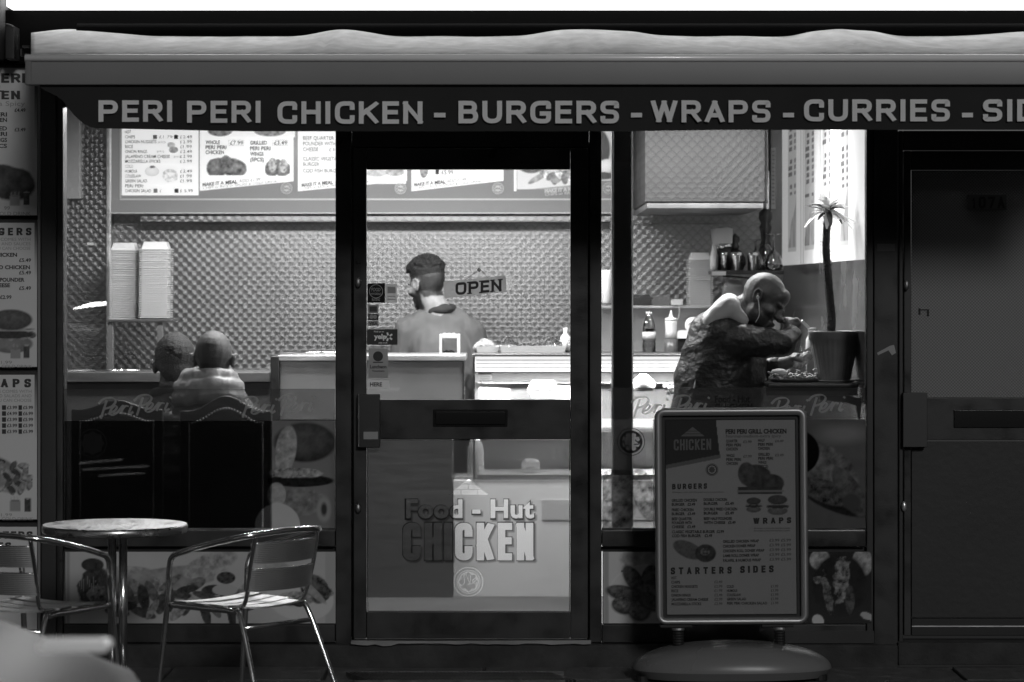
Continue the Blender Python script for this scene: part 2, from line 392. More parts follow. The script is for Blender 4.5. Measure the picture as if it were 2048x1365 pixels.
ST = {
 'A': [[(0,0),(.5,1)],[(.5,1),(1,0)],[(.2,.28),(.8,.28)]], 'B': [[(0,.0),(0,1)],[(0,1),(.92,1),(.92,.53),(0,.53)],[(0,.53),(1,.53),(1,0),(0,0)]],
 'C': [[(1,.77),(1,1),(0,1),(0,0),(1,0),(1,.23)]], 'D': [[(0,0),(0,1)],[(0,1),(1,1),(1,0),(0,0)]],
 'E': [[(1,1),(0,1,0),(0,0,0),(1,0)],[(0,.52),(.9,.52)]], 'F': [[(1,1),(0,1,0),(0,0)],[(0,.52),(.85,.52)]],
 'G': [[(1,.8),(1,1),(0,1),(0,0),(1,0),(1,.42,0),(.6,.42)]], 'H': [[(0,0),(0,1)],[(1,0),(1,1)],[(0,.53),(1,.53)]],
 'I': [[(.5,0),(.5,1)]], 'K': [[(0,0),(0,1)],[(1,1),(.08,.42)],[(.35,.6),(1,0)]], 'L': [[(0,1),(0,0,0),(1,0)]],
 'M': [[(0,0),(0,1)],[(0,1),(.5,.1)],[(.5,.1),(1,1)],[(1,1),(1,0)]], 'N': [[(0,0),(0,1)],[(0,1),(1,0)],[(1,0),(1,1)]],
 'O': [[(.5,1),(1,1),(1,0),(0,0),(0,1),(.5,1)]], 'P': [[(0,0),(0,1)],[(0,1),(1,1),(1,.47),(0,.47)]],
 'R': [[(0,0),(0,1)],[(0,1),(1,1),(1,.48),(0,.48)],[(.55,.48),(1,0)]],
 'S': [[(1,.84),(1,1),(0,1),(0,.53),(1,.5),(1,0),(0,0),(0,.16)]], 'T': [[(.5,0),(.5,1)],[(0,1),(1,1)]],
 'U': [[(0,1),(0,0),(1,0),(1,1)]], 'W': [[(0,1),(.25,0)],[(.25,0),(.5,1)],[(.5,1),(.75,0)],[(.75,0),(1,1)]], '-': [[(.2,.4),(.8,.4)]],
 '1': [[(.15,.78),(.55,1,0),(.55,0)]], '0': [[(.5,1),(1,1),(1,0),(0,0),(0,1),(.5,1)]], '7': [[(0,1),(1,1,0),(.35,0)]],
 'V': [[(0,1),(.5,0,0),(1,1)]], 'Y': [[(0,1),(.5,.45,0),(.5,0)],[(1,1),(.5,.45)]], 'Z': [[(0,1),(1,1,0),(0,0,0),(1,0)]],
}
WD = {'I': .3, 'W': 1.36, 'M': 1.2, '-': .62, ' ': .42, '1': .6, 'E': .86, 'F': .82, 'L': .82, 'S': .95, 'O': 1.08, 'C': 1.02, 'G': 1.06}
_sc = [0]
def stroke_text(mb, s, x0, x1, yt, yb, Y, t=.2, rad=.28, gap=.14, wid=.74, serif=0, rise=0., zs=.00012):
    """block capitals from strokes: t stroke weight, rad corner radius, wid letter width (all per cap height)"""
    tot = sum(WD.get(c, 1.)*wid for c in s) + gap*(len(s)-1); H = yb - yt; k = (x1-x0)/(tot*H); x = 0.
    for c in s:
        w = WD.get(c, 1.)*wid
        for pl in ST.get(c, []):
            tt = t*.96 if c != '-' else t
            pts = [(tt/2 + q[0]*(w-tt) if w > tt else w/2, tt/2 + q[1]*(1-tt)) + ((0,) if len(q) > 2 else ()) for q in pl]
            closed = pl[0] == pl[-1]
            ctr = fillet(pts, rad)
            ctr = [c2 for i, c2 in enumerate(ctr) if i == 0 or math.dist(c2, ctr[i-1]) > 1e-5]
            if not closed:
                def ext(a, b): d = math.dist(a, b); return (a[0]+(a[0]-b[0])*tt/2/d, a[1]+(a[1]-b[1])*tt/2/d)
                free = c in 'AWMNKVRYZ' and len(pl) < 6
                e0, e1 = ext(ctr[0], ctr[1]), ext(ctr[-1], ctr[-2]); ctr = [e0] + ctr[1:-1] + [e1] if len(ctr) > 2 else [e0, e1]
            n = len(ctr); L = []; Rr = []
            for i, p in enumerate(ctr):
                if closed and i in (0, n-1): a, b = ctr[n-2], ctr[1]
                else: a, b = ctr[max(i-1,0)], ctr[min(i+1,n-1)]
                # mitre at sharp corners
                d1 = (p[0]-a[0], p[1]-a[1]); d2 = (b[0]-p[0], b[1]-p[1])
                l1 = math.hypot(*d1) or 1; l2 = math.hypot(*d2) or 1
                if l1 == 1 and d1 == (0, 0): d1 = d2; l1 = l2
                if l2 == 1 and d2 == (0, 0): d2 = d1; l2 = l1
                n1 = (-d1[1]/l1, d1[0]/l1); n2 = (-d2[1]/l2, d2[0]/l2); m = (n1[0]+n2[0], n1[1]+n2[1]); ml = m[0]**2+m[1]**2 or 1
                q = min(2/ml, 1.6) if ml > 0 else 1
                nx, ny = m[0]*q*tt/2, m[1]*q*tt/2
                L.append((p[0]+nx, p[1]+ny)); Rr.append((p[0]-nx, p[1]-ny))
            _sc[0] = (_sc[0]+1) % 3; YY = Y - zs*_sc[0]
            vs = []
            for q in L + Rr:
                u = (x + q[0])*k*H; py = yb - min(1., max(0., q[1]))*H + rise*(u/(x1-x0)); g = P(x0+u, py, Y); vs.append((g.x, YY, g.z))
            mb.add(vs, [(n+i, n+i+1, i+1, i) for i in range(n-1)])
        if serif and c in 'PEN':
            for sx_, lo in {'P': [(.1,0),(.1,1)], 'E': [(.1,0),(.1,1)], 'N': [(.12,0),(.12,1),(.88,1)]}[c]:
                cx = x + sx_*w; a, b = cx-.2, cx+.2; z0, z1 = (0, .1) if lo == 0 else (.9, 1); _sc[0] = (_sc[0]+1) % 3
                vs = [(P(x0+q[0]*k*H, yb-q[1]*H+rise*(q[0]*k*H/(x1-x0)), Y)) for q in ((a,z0),(b,z0),(b,z1),(a,z1))]
                mb.add([(v.x, Y-.0005, v.z) for v in vs], [(0,1,2,3)])
        x += w + gap
def ribbon(mb, pts, w, Y, k=6, zs=0., taper=False):
    """flat brush stroke through photo-pixel points"""
    pts = spline([Vector((a, b, 0)) for a, b in pts], k) if k else [Vector((a, b, 0)) for a, b in pts]; n = len(pts); vs = []
    for sgn in (1, -1):
        for i, p in enumerate(pts):
            d = (pts[min(i+1,n-1)] - pts[max(i-1,0)]).normalized(); ww = w*.5
            if taper: ww *= .55 + .75*abs(math.sin(math.atan2(d.y, d.x) - .6))
            q = P(p.x - d.y*ww*sgn, p.y + d.x*ww*sgn, Y); vs.append((q.x, Y - zs, q.z))
    mb.add(vs, [(n+i, n+i+1, i+1, i) for i in range(n-1)])
def ring(mb, cx, cy, r0, r1, Y, n=28):
    vs = [];
    for r in (r0, r1):
        for i in range(n): q = P(cx + r*math.cos(2*math.pi*i/n), cy + r*math.sin(2*math.pi*i/n), Y); vs.append((q.x, Y, q.z))
    mb.add(vs, [(i, (i+1)%n, n+(i+1)%n, n+i) for i in range(n)])
def star(mb, cx, cy, ro, ri, Y, n=8):
    vs = []
    for i in range(2*n): r = ro if i % 2 == 0 else ri; q = P(cx + r*math.sin(math.pi*i/n), cy - r*math.cos(math.pi*i/n), Y); vs.append((q.x, Y, q.z))
    mb.add(vs, [tuple(range(2*n-1, -1, -1))])
def halal(mb_line, mb_script, cx, cy, r, Y):
    """round emblem: double ring, eight-pointed star, Arabic word"""
    ring(mb_line, cx, cy, r, r*.93, Y); ring(mb_line, cx, cy, r*.8, r*.74, Y)
    a = r/44.
    for st in ([(30,-8),(22,-12),(12,-3),(18,4),(26,2)], [(22,-4),(10,5),(2,6)], [(6,-20),(4,4),(-2,8)], [(-6,-20),(2,2)], [(-14,-22),(-12,2),(-20,10),(-30,4),(-30,-4)]):
        ribbon(mb_script, [(cx+x*a, cy+y*a) for x, y in st], 3.4*a, Y - .0004, 5)
def peri(mb, x, y, k, Y, slant=.1):
    """brush-script word 'Peri' starting at x with baseline y, scale k (1 = 34 px capital)"""
    def T(pts): return [(x + (a + (-b)*.28)*k, y + b*k + slant*-a*k*.6) for a, b in pts]
    for i, st in enumerate(([(7,6),(8,-14),(9,-30)], [(-6,-24),(2,-33),(18,-34),(27,-27),(22,-17),(9,-13)], [(22,-6),(30,-8),(33,-15),(28,-18),(23,-12),(22,-3),(28,0),(36,-4),(42,-14)],
              [(42,-14),(45,-17),(44,-1)], [(44,-8),(49,-16),(56,-15)], [(62,-16),(60,-4),(63,0),(68,-4)], [(63,-25),(64.5,-28)])):
        ribbon(mb, T(st), 3.6*k, Y, 6, zs=.0001*(i % 3), taper=True)

# ------------------------------------------------------------------ printed pictures (per-vertex print colour on a fine sheet)
def fbm(X, Y, sc, seed=0, oct=5):
    r = np.random.RandomState(seed); out = np.zeros_like(X); amp = 1.; tot = 0
    for o in range(oct):
        g = r.rand(64, 64); x = X/sc*2**o + 7.3*o; y = Y/sc*2**o + 3.1*o
        xi = np.floor(x).astype(int); yi = np.floor(y).astype(int); fx = x-xi; fy = y-yi; fx = fx*fx*(3-2*fx); fy = fy*fy*(3-2*fy)
        a = g[yi % 64, xi % 64]; b = g[yi % 64, (xi+1) % 64]; c = g[(yi+1) % 64, xi % 64]; d = g[(yi+1) % 64, (xi+1) % 64]
        out += amp*((a*(1-fx)+b*fx)*(1-fy) + (c*(1-fx)+d*fx)*fy); tot += amp; amp *= .55
    return out/tot
class Pic:
    def __init__(s, x0, x1, y0, y1, bg=.8, step=2.):
        s.nx = max(2, int(round((x1-x0)/step))+1); s.ny = max(2, int(round((y1-y0)/step))+1)
        s.X, s.Y = np.meshgrid(np.linspace(x0, x1, s.nx), np.linspace(y0, y1, s.ny)); s.c = np.full(s.X.shape, float(bg)); s.al = np.ones(s.X.shape)
    def _mix(s, m, v): s.c = s.c*(1-m) + v*m
    def ell(s, cx, cy, rx, ry, v, ang=0, soft=.12, wob=.0, seed=1, tex=0., tsc=8., shade=0.):
        a = R(ang); dx = s.X-cx; dy = s.Y-cy; u = (dx*math.cos(a)+dy*math.sin(a))/rx; w = (-dx*math.sin(a)+dy*math.cos(a))/ry
        d = np.sqrt(u*u+w*w)
        if wob: d = d*(1 + wob*(fbm(s.X, s.Y, max(rx, ry)*.5, seed)-.5)*2)
        m = np.clip((1-d)/soft, 0, 1); val = v*np.ones_like(d)
        if tex: val = val*(1 + tex*(fbm(s.X, s.Y, tsc, seed+5)-.5)*2.4)
        if shade: val = val*(1 - shade*np.clip(d, 0, 1)**2 + shade*.3*(-w))
        s._mix(m, np.clip(val, .005, 1)); return s
    def rect(s, x0, x1, y0, y1, v, tex=0., tsc=8., seed=3, soft=1.5):
        m = np.clip((s.X-x0)/soft, 0, 1)*np.clip((x1-s.X)/soft, 0, 1)*np.clip((s.Y-y0)/soft, 0, 1)*np.clip((y1-s.Y)/soft, 0, 1)
        val = v*(1 + tex*(fbm(s.X, s.Y, tsc, seed)-.5)*2.4); s._mix(m, np.clip(val, .005, 1)); return s
    def half(s, a, b, c, v):                       # where a*x+b*y > c
        s._mix(np.clip(a*s.X+b*s.Y-c, 0, 1), v); return s
    def build(s, name, m, parent, Y, al=None, fn=None):
        n = s.nx*s.ny; d = D0 + Y
        if fn is None:
            co = np.stack([(s.X-CX)*d/F, np.full(s.X.shape, Y), 1.6-(s.Y-HR)*d/F], -1).reshape(-1, 3)
        else: co = fn(s.X, s.Y).reshape(-1, 3)
        b = BASE[parent.name] if parent else Vector((0, 0, 0)); co = co - np.array(b)
        idx = np.arange(n).reshape(s.ny, s.nx); q = np.stack([idx[1:, :-1], idx[1:, 1:], idx[:-1, 1:], idx[:-1, :-1]], -1).reshape(-1, 4)
        me = bpy.data.meshes.new(name); me.vertices.add(n); me.vertices.foreach_set('co', co.ravel().astype('f'))
        me.loops.add(q.size); me.loops.foreach_set('vertex_index', q.ravel().astype('i')); me.polygons.add(len(q))
        me.polygons.foreach_set('loop_start', np.arange(0, q.size, 4, dtype='i'))
        at = me.color_attributes.new('Col', 'FLOAT_COLOR', 'POINT'); c = s.c.ravel(); A = s.al.ravel()
        at.data.foreach_set('color', np.stack([c, c, c, A], -1).ravel().astype('f')); me.update(calc_edges=True); me.validate()
        me.materials.append(m); return link(name, me, parent, b)
def raster(p, mb, Y):
    mask = np.zeros(p.X.shape, bool); k = F/(D0+Y); V = [(CX + v[0]*k, HR + (1.6-v[2])*k) for v in mb.v]; xs = p.X[0]; ys = p.Y[:, 0]
    for f in mb.f:
        q = [V[i] for i in f]; x0, x1 = min(a for a, _ in q), max(a for a, _ in q); y0, y1 = min(b for _, b in q), max(b for _, b in q)
        i0, i1 = np.searchsorted(xs, x0-.01), np.searchsorted(xs, x1+.01); j0, j1 = np.searchsorted(ys, y0-.01), np.searchsorted(ys, y1+.01)
        if i0 >= i1 or j0 >= j1: continue
        X, Y_ = p.X[j0:j1, i0:i1], p.Y[j0:j1, i0:i1]; ins = np.zeros(X.shape, bool)
        for (ax, ay), (bx, by) in zip(q, q[1:]+q[:1]):
            if ay != by: ins ^= ((ay > Y_) != (by > Y_)) & (X < (bx-ax)*(Y_-ay)/(by-ay)+ax)
        mask[j0:j1, i0:i1] |= ins
    return mask
def burger(p, cx, cy, w, dark=1.):
    p.ell(cx, cy+w*.28, w*.46, w*.2, .3*dark, tex=.3, tsc=w*.1, shade=.4)
    for i in range(7): p.ell(cx-w*.4+i*w*.135, cy+w*.1+(i % 2)*w*.03, w*.1, w*.07, .38*dark if i % 2 else .2*dark, ang=i*31, tex=.6, tsc=w*.06, seed=i)
    p.ell(cx, cy+w*.09, w*.47, w*.09, .05*dark, tex=.6, tsc=w*.06, wob=.1); p.ell(cx, cy-w*.01, w*.47, w*.045, .42*dark, tex=.5, tsc=w*.05, wob=.2)
    p.ell(cx, cy-w*.2, w*.45, w*.22, .14*dark, tex=.45, tsc=w*.05, shade=.5)
def roast(p, x0, x1, y0, y1, v=.09, seed=1):
    w = x1-x0; h = y1-y0
    p.ell(x0+w*.3, y0+h*.6, w*.3, h*.42, v, ang=-15, tex=1.3, tsc=w*.09, seed=seed, wob=.15, shade=.45)
    p.ell(x0+w*.68, y0+h*.6, w*.32, h*.4, v*1.2, ang=10, tex=1.3, tsc=w*.09, seed=seed+1, wob=.15, shade=.45)
    p.ell(x0+w*.5, y0+h*.3, w*.14, h*.2, v, ang=40, tex=1., tsc=w*.08, seed=seed+2, wob=.2)
def fries(p, x, y, k=1.):
    for i in range(7): p.rect(x+2*k+i*3*k, x+4.4*k+i*3*k, y-(4+(i*7 % 5))*k, y+6*k, .42)
    p.rect(x, x+24*k, y+4*k, y+27*k, .3); p.ell(x+12*k, y+4*k, 10*k, 3*k, .22)
def can(p, x, y, k=1.): p.rect(x, x+14*k, y, y+27*k, .06, tex=.8, tsc=5*k); p.ell(x+7*k, y+1*k, 6*k, 2*k, .35)

# ------------------------------------------------------------------ organic bodies
def organic(mb, name, mats, parent, voxel=.008, smooth=6, disp=None):
    """melts overlapping closed shapes into one continuous skin"""
    b = BASE[parent.name]
    me = bpy.data.meshes.new('raw'); me.from_pydata([tuple(Vector(v)-b) for v in mb.v], [], mb.f); me.validate()
    o = bpy.data.objects.new('raw', me); col.objects.link(o)
    r = o.modifiers.new('r', 'REMESH'); r.mode = 'VOXEL'; r.voxel_size = voxel; r.use_smooth_shade = True
    if smooth: s = o.modifiers.new('s', 'SMOOTH'); s.factor = .5; s.iterations = smooth
    dg = bpy.context.evaluated_depsgraph_get(); out = bpy.data.meshes.new_from_object(o.evaluated_get(dg)); bpy.data.objects.remove(o)
    out.name = name
    if disp:
        n = len(out.vertices); nr = [v.normal.copy() for v in out.vertices]
        for v, q in zip(out.vertices, nr): v.co += q*disp(v.co + b, q)
    out.shade_smooth(); out.materials.clear()
    for m in (mats if isinstance(mats, (list, tuple)) else [mats]): out.materials.append(m)
    return link(name, out, parent, b)
def folds(amp, sx, sy, sz, seed=0.):
    def f(c, n):
        v = mnoise.fractal(Vector((c.x*sx+seed, c.y*sy, c.z*sz)), 1., 2., 3)
        return amp*(1-abs(v)*2.2)
    return f
def skin_mat(name, skin, hair, rough=.45):
    m = mat(name, skin, rough, var=.2, vscale=22, bump=.3, bscale=170); nt = m.node_tree; b = nt.nodes['Principled BSDF']
    lk = b.inputs['Base Color'].links[0].from_socket; at = nt.nodes.new('ShaderNodeAttribute'); at.attribute_name = 'hair'
    mx = nt.nodes.new('ShaderNodeMix'); mx.data_type = 'RGBA'; nt.links.new(at.outputs['Fac'], mx.inputs[0]); nt.links.new(lk, mx.inputs[6]); mx.inputs[7].default_value = rgba(hair)
    nt.links.new(mx.outputs[2], b.inputs['Base Color']); return m
def sst(a, b, x): t = min(1, max(0, (x-a)/(b-a))); return t*t*(3-2*t)
def grow_hair(o, T, beard=0., crop=1., noise_=.008):
    me = o.data; at = me.attributes.new('hair', 'FLOAT', 'POINT'); Ti = T.inverted(); b = BASE[o.name]; out = []
    for v in me.vertices:
        q = Ti @ (v.co + b); n = noise_*mnoise.noise(q*70); f = 0.
        if abs(q.x) < .2 and -.16 < q.z < .2 and abs(q.y) < .2:
            ear = abs(q.x) > .0785 and -.05 < q.z < .03
            zb = -.075 + .145*sst(-.035, .085, q.y) + n
            f = crop*sst(zb-.004, zb+.006, q.z)
            if beard: f = max(f, beard*sst(-.035+n*.5, -.05+n*.5, q.z - max(0, q.y-.03)*.25)*sst(-.012, .004, q.y+n)*sst(-.135, -.12, q.z), beard*sst(-.012, 0, q.y+n)*sst(.03, .018, q.y)*sst(.02, .0, q.z)*(q.z > -.06))
            if ear: f = 0.
        out.append(f)
    at.data.foreach_set('value', out)
def frame_of(loc, face, up, k=1.):
    f = Vector(face).normalized(); u = Vector(up); u = (u - f*u.dot(f)).normalized(); r = f.cross(u)
    m = Matrix((r, f, u)).transposed().to_4x4(); m.translation = loc; return m @ Matrix.Scale(k, 4)
def head_shapes(mb, T, face=True):
    """head in its own frame: +y face, +z crown, origin at the middle of the skull"""
    mb.X = T; e = mb.ell
    e((0,-.012,.022), (.074,.094,.088)); e((0,.02,-.03), (.062,.07,.08)); e((0,.035,-.075), (.045,.05,.04))
    if face:
        e((0,.092,-.018), (.013,.018,.03), Matrix.Rotation(R(-14), 4, 'X')); e((0,.1,-.035), (.018,.014,.012))
        e((0,.079,.014), (.05,.014,.013)); e((0,.083,-.068), (.024,.012,.007)); e((0,.081,-.079), (.022,.012,.008)); e((0,.075,-.1), (.022,.018,.018))
        for s in (-1, 1): e((s*.04,.062,-.03), (.024,.022,.022)); e((s*.011,.097,-.037), (.01,.01,.008))
    for s in (-1, 1):
        e((s*.077,-.008,-.012), (.008,.018,.03), Matrix.Rotation(R(12), 4, 'X'))
        mb.tube([(s*.082,.008,-.03),(s*.088,.006,.0),(s*.09,-.004,.018),(s*.092,-.02,.018),(s*.09,-.028,.0),(s*.084,-.018,-.028),(s*.08,-.006,-.04)], .0055, 7)
    mb.X = None
# ------------------------------------------------------------------ ground and shell of the room
m = MB(); m.box(-30, 30, -30, -2.62, -.13, -.12); struct(m.build('road', M['road']))
kerb = MB(); kerb.box(-30, 30, -2.6, -2.46, -.2, .0); struct(kerb.build('kerb', M['slab'], bevel=.012))
pv = MB(); pv.box(-30, 30, -2.46, -.02, -.2, -.012); pav = struct(pv.build('pavement', M['rubber']))
for j, (ya, yb) in enumerate(((-.42, -.02), (-.94, -.43), (-1.45, -.95), (-1.95, -1.46), (-2.45, -1.96))):
    for i in range(8):
        x = -2.75 + i*.66 + (.33 if j % 2 else 0); dz = random.uniform(-.003, .003)
        q = MB(); q.box(x, x+.645, ya, yb, -.05, dz); q.build('paving_slab', M['slab'], pav, bevel=.005)
q = MB(); q.box(-30, -2.43, -2.45, -.03, -.05, 0); q.box(2.9, 30, -2.45, -.03, -.05, 0); q.build('far_paving', M['slab'], pav)['kind'] = 'stuff'
m = MB(); m.box(-2.7, 1.62, .12, 4.2, -.05, .1); struct(m.build('shop_floor', M['tile']))
m = MB(); m.box(-2.7, 1.62, .14, 4.2, 2.62, 2.7); struct(m.build('shop_ceiling', M['ceil']))
BW_Y = 3.2
m = MB(); m.box(-2.7, 1.6, BW_Y, BW_Y+.08, .1, 2.62); struct(m.build('back_wall', M['wall_steel']))
m = MB(); m.box(-2.68, -2.6, .12, BW_Y, .1, 2.62); struct(m.build('side_wall', M['side_steel']))
m = MB(); m.box(-2.6, PX(214, 2.95), 2.95, BW_Y-.002, .1, 2.62); struct(m.build('return_wall', M['hood_side']))
XR0, XR1 = 1.515, 1.455        # right-hand wall runs slightly inward towards the back
def xr(Y): return XR0 + (XR1-XR0)*Y/3.2
m = MB(); m.add([(xr(.06), .06, .1), (xr(BW_Y), BW_Y, .1), (xr(BW_Y), BW_Y, 2.62), (xr(.06), .06, 2.62), (1.6, .06, .1), (1.6, BW_Y, .1), (1.6, BW_Y, 2.62), (1.6, .06, 2.62)],
      [(0,3,2,1),(4,5,6,7),(0,4,7,3),(1,2,6,5),(3,7,6,2),(0,1,5,4)])
struct(m.build('side_wall', M['mirror']))
# upper part of the building
m = MB(); m.box(-9, 9, .0, .3, 2.9, 6.5); m.box(-9, -2.02, .02, .3, 0, 2.9); m.box(2.75, 9, .02, .3, 0, 2.9)
upper = struct(m.build('building_wall', M['plaster']))

# the dark terrace across the street, which the panes and metal reflect
OT = thing('terrace', 'dark brick terrace on the far side of the street, facing the shop', 'building', (0, -23, -.1))
MB().box(-24, 24, -29, -23, -.12, 7.2).build('wall', M['brick'], OT)
m = MB(); m.add([(-24, -22.8, 7.2), (24, -22.8, 7.2), (24, -26, 8.3), (-24, -26, 8.3), (24, -29.2, 7.2), (-24, -29.2, 7.2)], [(0, 1, 2, 3), (3, 2, 4, 5), (0, 3, 5), (1, 4, 2), (0, 5, 4, 1)]); m.build('roof', M['plaster'], OT)
for i in range(9):
    for z in (1.0, 4.2):
        wf = MB().box(-20.6+i*5, -19.2+i*5, -22.99, -22.94, z, z+1.7).build('window', M['frame_dark'], OT); MB().box(-20.5+i*5, -19.3+i*5, -22.935, -22.925, z+.1, z+1.6).build('pane', M['black'], wf)
# ------------------------------------------------------------------ shop front (frames, panes, films, base)
SF = thing('shopfront', 'dark painted shopfront of two large windows either side of the glazed door', 'shop front', (0, 0, 0))
FR, FD = M['frame'], M['frame_dark']
def bar(name, a, b, c, d, Y=0., Y2=.07, mt=None, bev=.004, parent=None): return MB().pbox(a, b, c, d, Y, Y2).build(name, mt or FR, parent or SF, bevel=bev)
bar('pillar', 82, 112, 100, 1286, -.03, .1, FD); bar('pillar_edge', 75.5, 80.5, 168, 1286, -.028, .02, M['alu_white'], 0); bar('pillar', 113, 126, 100, 1286, -.01, .1, FR)
bar('post', 671, 703, 100, 1292); bar('post', 1179, 1203, 100, 1286); bar('post', 1733, 1747, 200, 1286, 0, .06, FD); bar('post', 1748, 1796, 100, 1296, -.012, .09)
bar('door_rebate', 700, 709, 285, 1280, .046, .085, FD, 0); bar('door_rebate', 1173, 1182, 285, 1280, .046, .085, FD, 0); bar('door_rebate', 709.5, 1172.5, 285, 302, .046, .085, FD, 0)
bar('header', 127, 670, 100, 214, .002, .06, FD); bar('header', 704, 1178, 100, 295, .002, .06, FD); bar('header', 1204, 1732, 100, 214, .002, .06, FD)
for a, b in ((127, 670), (1204, 1732)):
    bar('sill', a, b, 1062, 1094, -.012, .07); bar('recess', a-2, b+3, 1094.5, 1103, .03, .06, M['rubber'], 0)
    bar('base_rail', a, b, 1249, 1286, -.006, .07)
    wf = bar('window_frame', a, b, 1056.5, 1061.5, .004, .05, M['chrome'], 0)
    MB().pbox(a-1, b+1, 206, 1061, .022, .028).build('pane', M['glass'], wf)
bar('clip', 1546, 1752, 1262, 1287, -.01, .02, FD, 0)
m = MB().box(PX(0-500, 0), PX(1797, 0), -.04, .12, -.02, PZ(1288, 0)); m.build('plinth', M['render'], SF, bevel=.01)
# threshold with torn edge strip
m = MB(); pts = [(702, 1283), (1182, 1281)]; low = [(1182-i*16, 1288 + random.uniform(-1.5, 2) + (4 if i > 24 else 0)*random.random()) for i in range(31)]
pts = [(PX(a, -.06), PZ(b, -.06)) for a, b in pts + low]; m.prism(pts[::-1], -.06, -.045); m.build('threshold_strip', M['steel_dark'], SF)
# film band and graphic on left window ---------------------------------
YF = .018
def band(a, b, c, d): return MB().sheet([(PX(a, YF), PZ(d, YF)), (PX(b, YF), PZ(d, YF)), (PX(b, YF), PZ(c, YF)), (PX(a, YF), PZ(c, YF))], YF).build('film_band', M['film_band'], SF)
band(128, 670, 778, 841); band(1204, 1732, 776, 838)
for x, y in ((196, 832), (268, 826), (480, 830), (556, 826), (1262, 830), (1345, 827), (1542, 832), (1616, 826)): m = MB(); peri(m, x, y, 1.02, YF-.002); m.build('lettering', M['film_letter'], SF)
m = MB(); tx(m, 'Food - Hut', 1430, 1500, 791, 805, YF-.002, .03); stroke_text(m, 'CHICKEN', 1430, 1505, 808, 824, YF-.002); m.build('lettering', M['film_ink'], SF)
p = Pic(129, 669, 842, 1057, .10)
p.al[:] = .10
p.c += .05*(fbm(p.X, p.Y, 60, 3)-.5)
p.half(1, 0, 543, .2)
p.ell(610, 885, 66, 42, .1, tex=.5, tsc=14, shade=.6); p.ell(572, 900, 22, 52, .34, ang=8, tex=.6, tsc=9); p.ell(600, 962, 72, 13, .02, tex=.6)
p.ell(590, 946, 60, 10, .3, tex=1., tsc=7, wob=.3); p.ell(600, 1004, 60, 30, .2, tex=.6, tsc=10); p.ell(553, 990, 20, 26, .4, tex=.3)
p.ell(555, 1052, 46, 46, .62, ang=20, soft=.05); p.ell(648, 1019, 17, 30, .3, soft=.3); p.ell(648, 1019, 8, 17, .05, soft=.5)
p.c[p.X > 540] *= 1.7; p.c = np.clip(p.c, 0, .9)
p.al[p.X > 543] = .8
p.build('film_picture', M['film_pic'], SF, YF)
a, b = MB(), MB(); ring(a, 185, 887, 29, 27, YF-.002); star(a, 185, 887, 25, 20, YF-.002); a.build('emblem', M['film_ink'], SF)
# film picture on right window: rolled wraps
p = Pic(1205, 1731, 839, 1056, .92); p.al[:] = .12
p.al[(p.X > 1305)] = .8; p.half(1, 0, 1560, .2)
p.c *= (1 + .3*(fbm(p.X, p.Y, 30, 9)-.5))
p.al[(p.Y > 950) & (p.X < 1305)] = .35
p.ell(1225, 1010, 50, 60, .6, ang=25, tex=1.0, tsc=10, shade=.3); p.ell(1290, 990, 26, 58, .5, ang=-18, tex=1.1, tsc=9, shade=.3); p.ell(1238, 960, 50, 22, .5, tex=.9, tsc=8)
p.ell(1650, 960, 95, 34, .17, ang=38, tex=.9, tsc=10); p.ell(1640, 925, 90, 40, .26, ang=30, tex=.9, tsc=14); p.ell(1668, 1000, 78, 24, .04, ang=22, tex=.5)
p.ell(1655, 985, 64, 24, .13, ang=20, tex=1.1, tsc=8); p.ell(1700, 985, 62, 24, .22, ang=58, tex=.7, tsc=10, shade=.4); p.ell(1704, 1004, 22, 20, .12, ang=30, soft=.3); p.ell(1684, 868, 70, 26, .36, soft=.7)
p.ell(1600, 905, 40, 44, .01, soft=.06)
p.build('film_picture', M['film_pic'], SF, YF)
a = MB(); ring(a, 1262, 884, 28, 26.5, YF-.002); ring(a, 1262, 884, 23, 18, YF-.002)
for i in range(8):
    t = math.pi*i/4; pts = [(1262+23*math.sin(t-.3), 884-23*math.cos(t-.3)), (1262+23*math.sin(t+.3), 884-23*math.cos(t+.3)), (1262+13*math.sin(t), 884-13*math.cos(t))]
    q = [P(x, y, YF-.0024) for x, y in pts]; a.add([tuple(v) for v in q], [(0, 1, 2)])
ribbon(a, [(1270,880),(1278,888),(1268,889)], 2.5, YF-.002); ribbon(a, [(1248,880),(1250,890),(1258,892)], 2.5, YF-.002); a.build('emblem', M['film_ink'], SF)

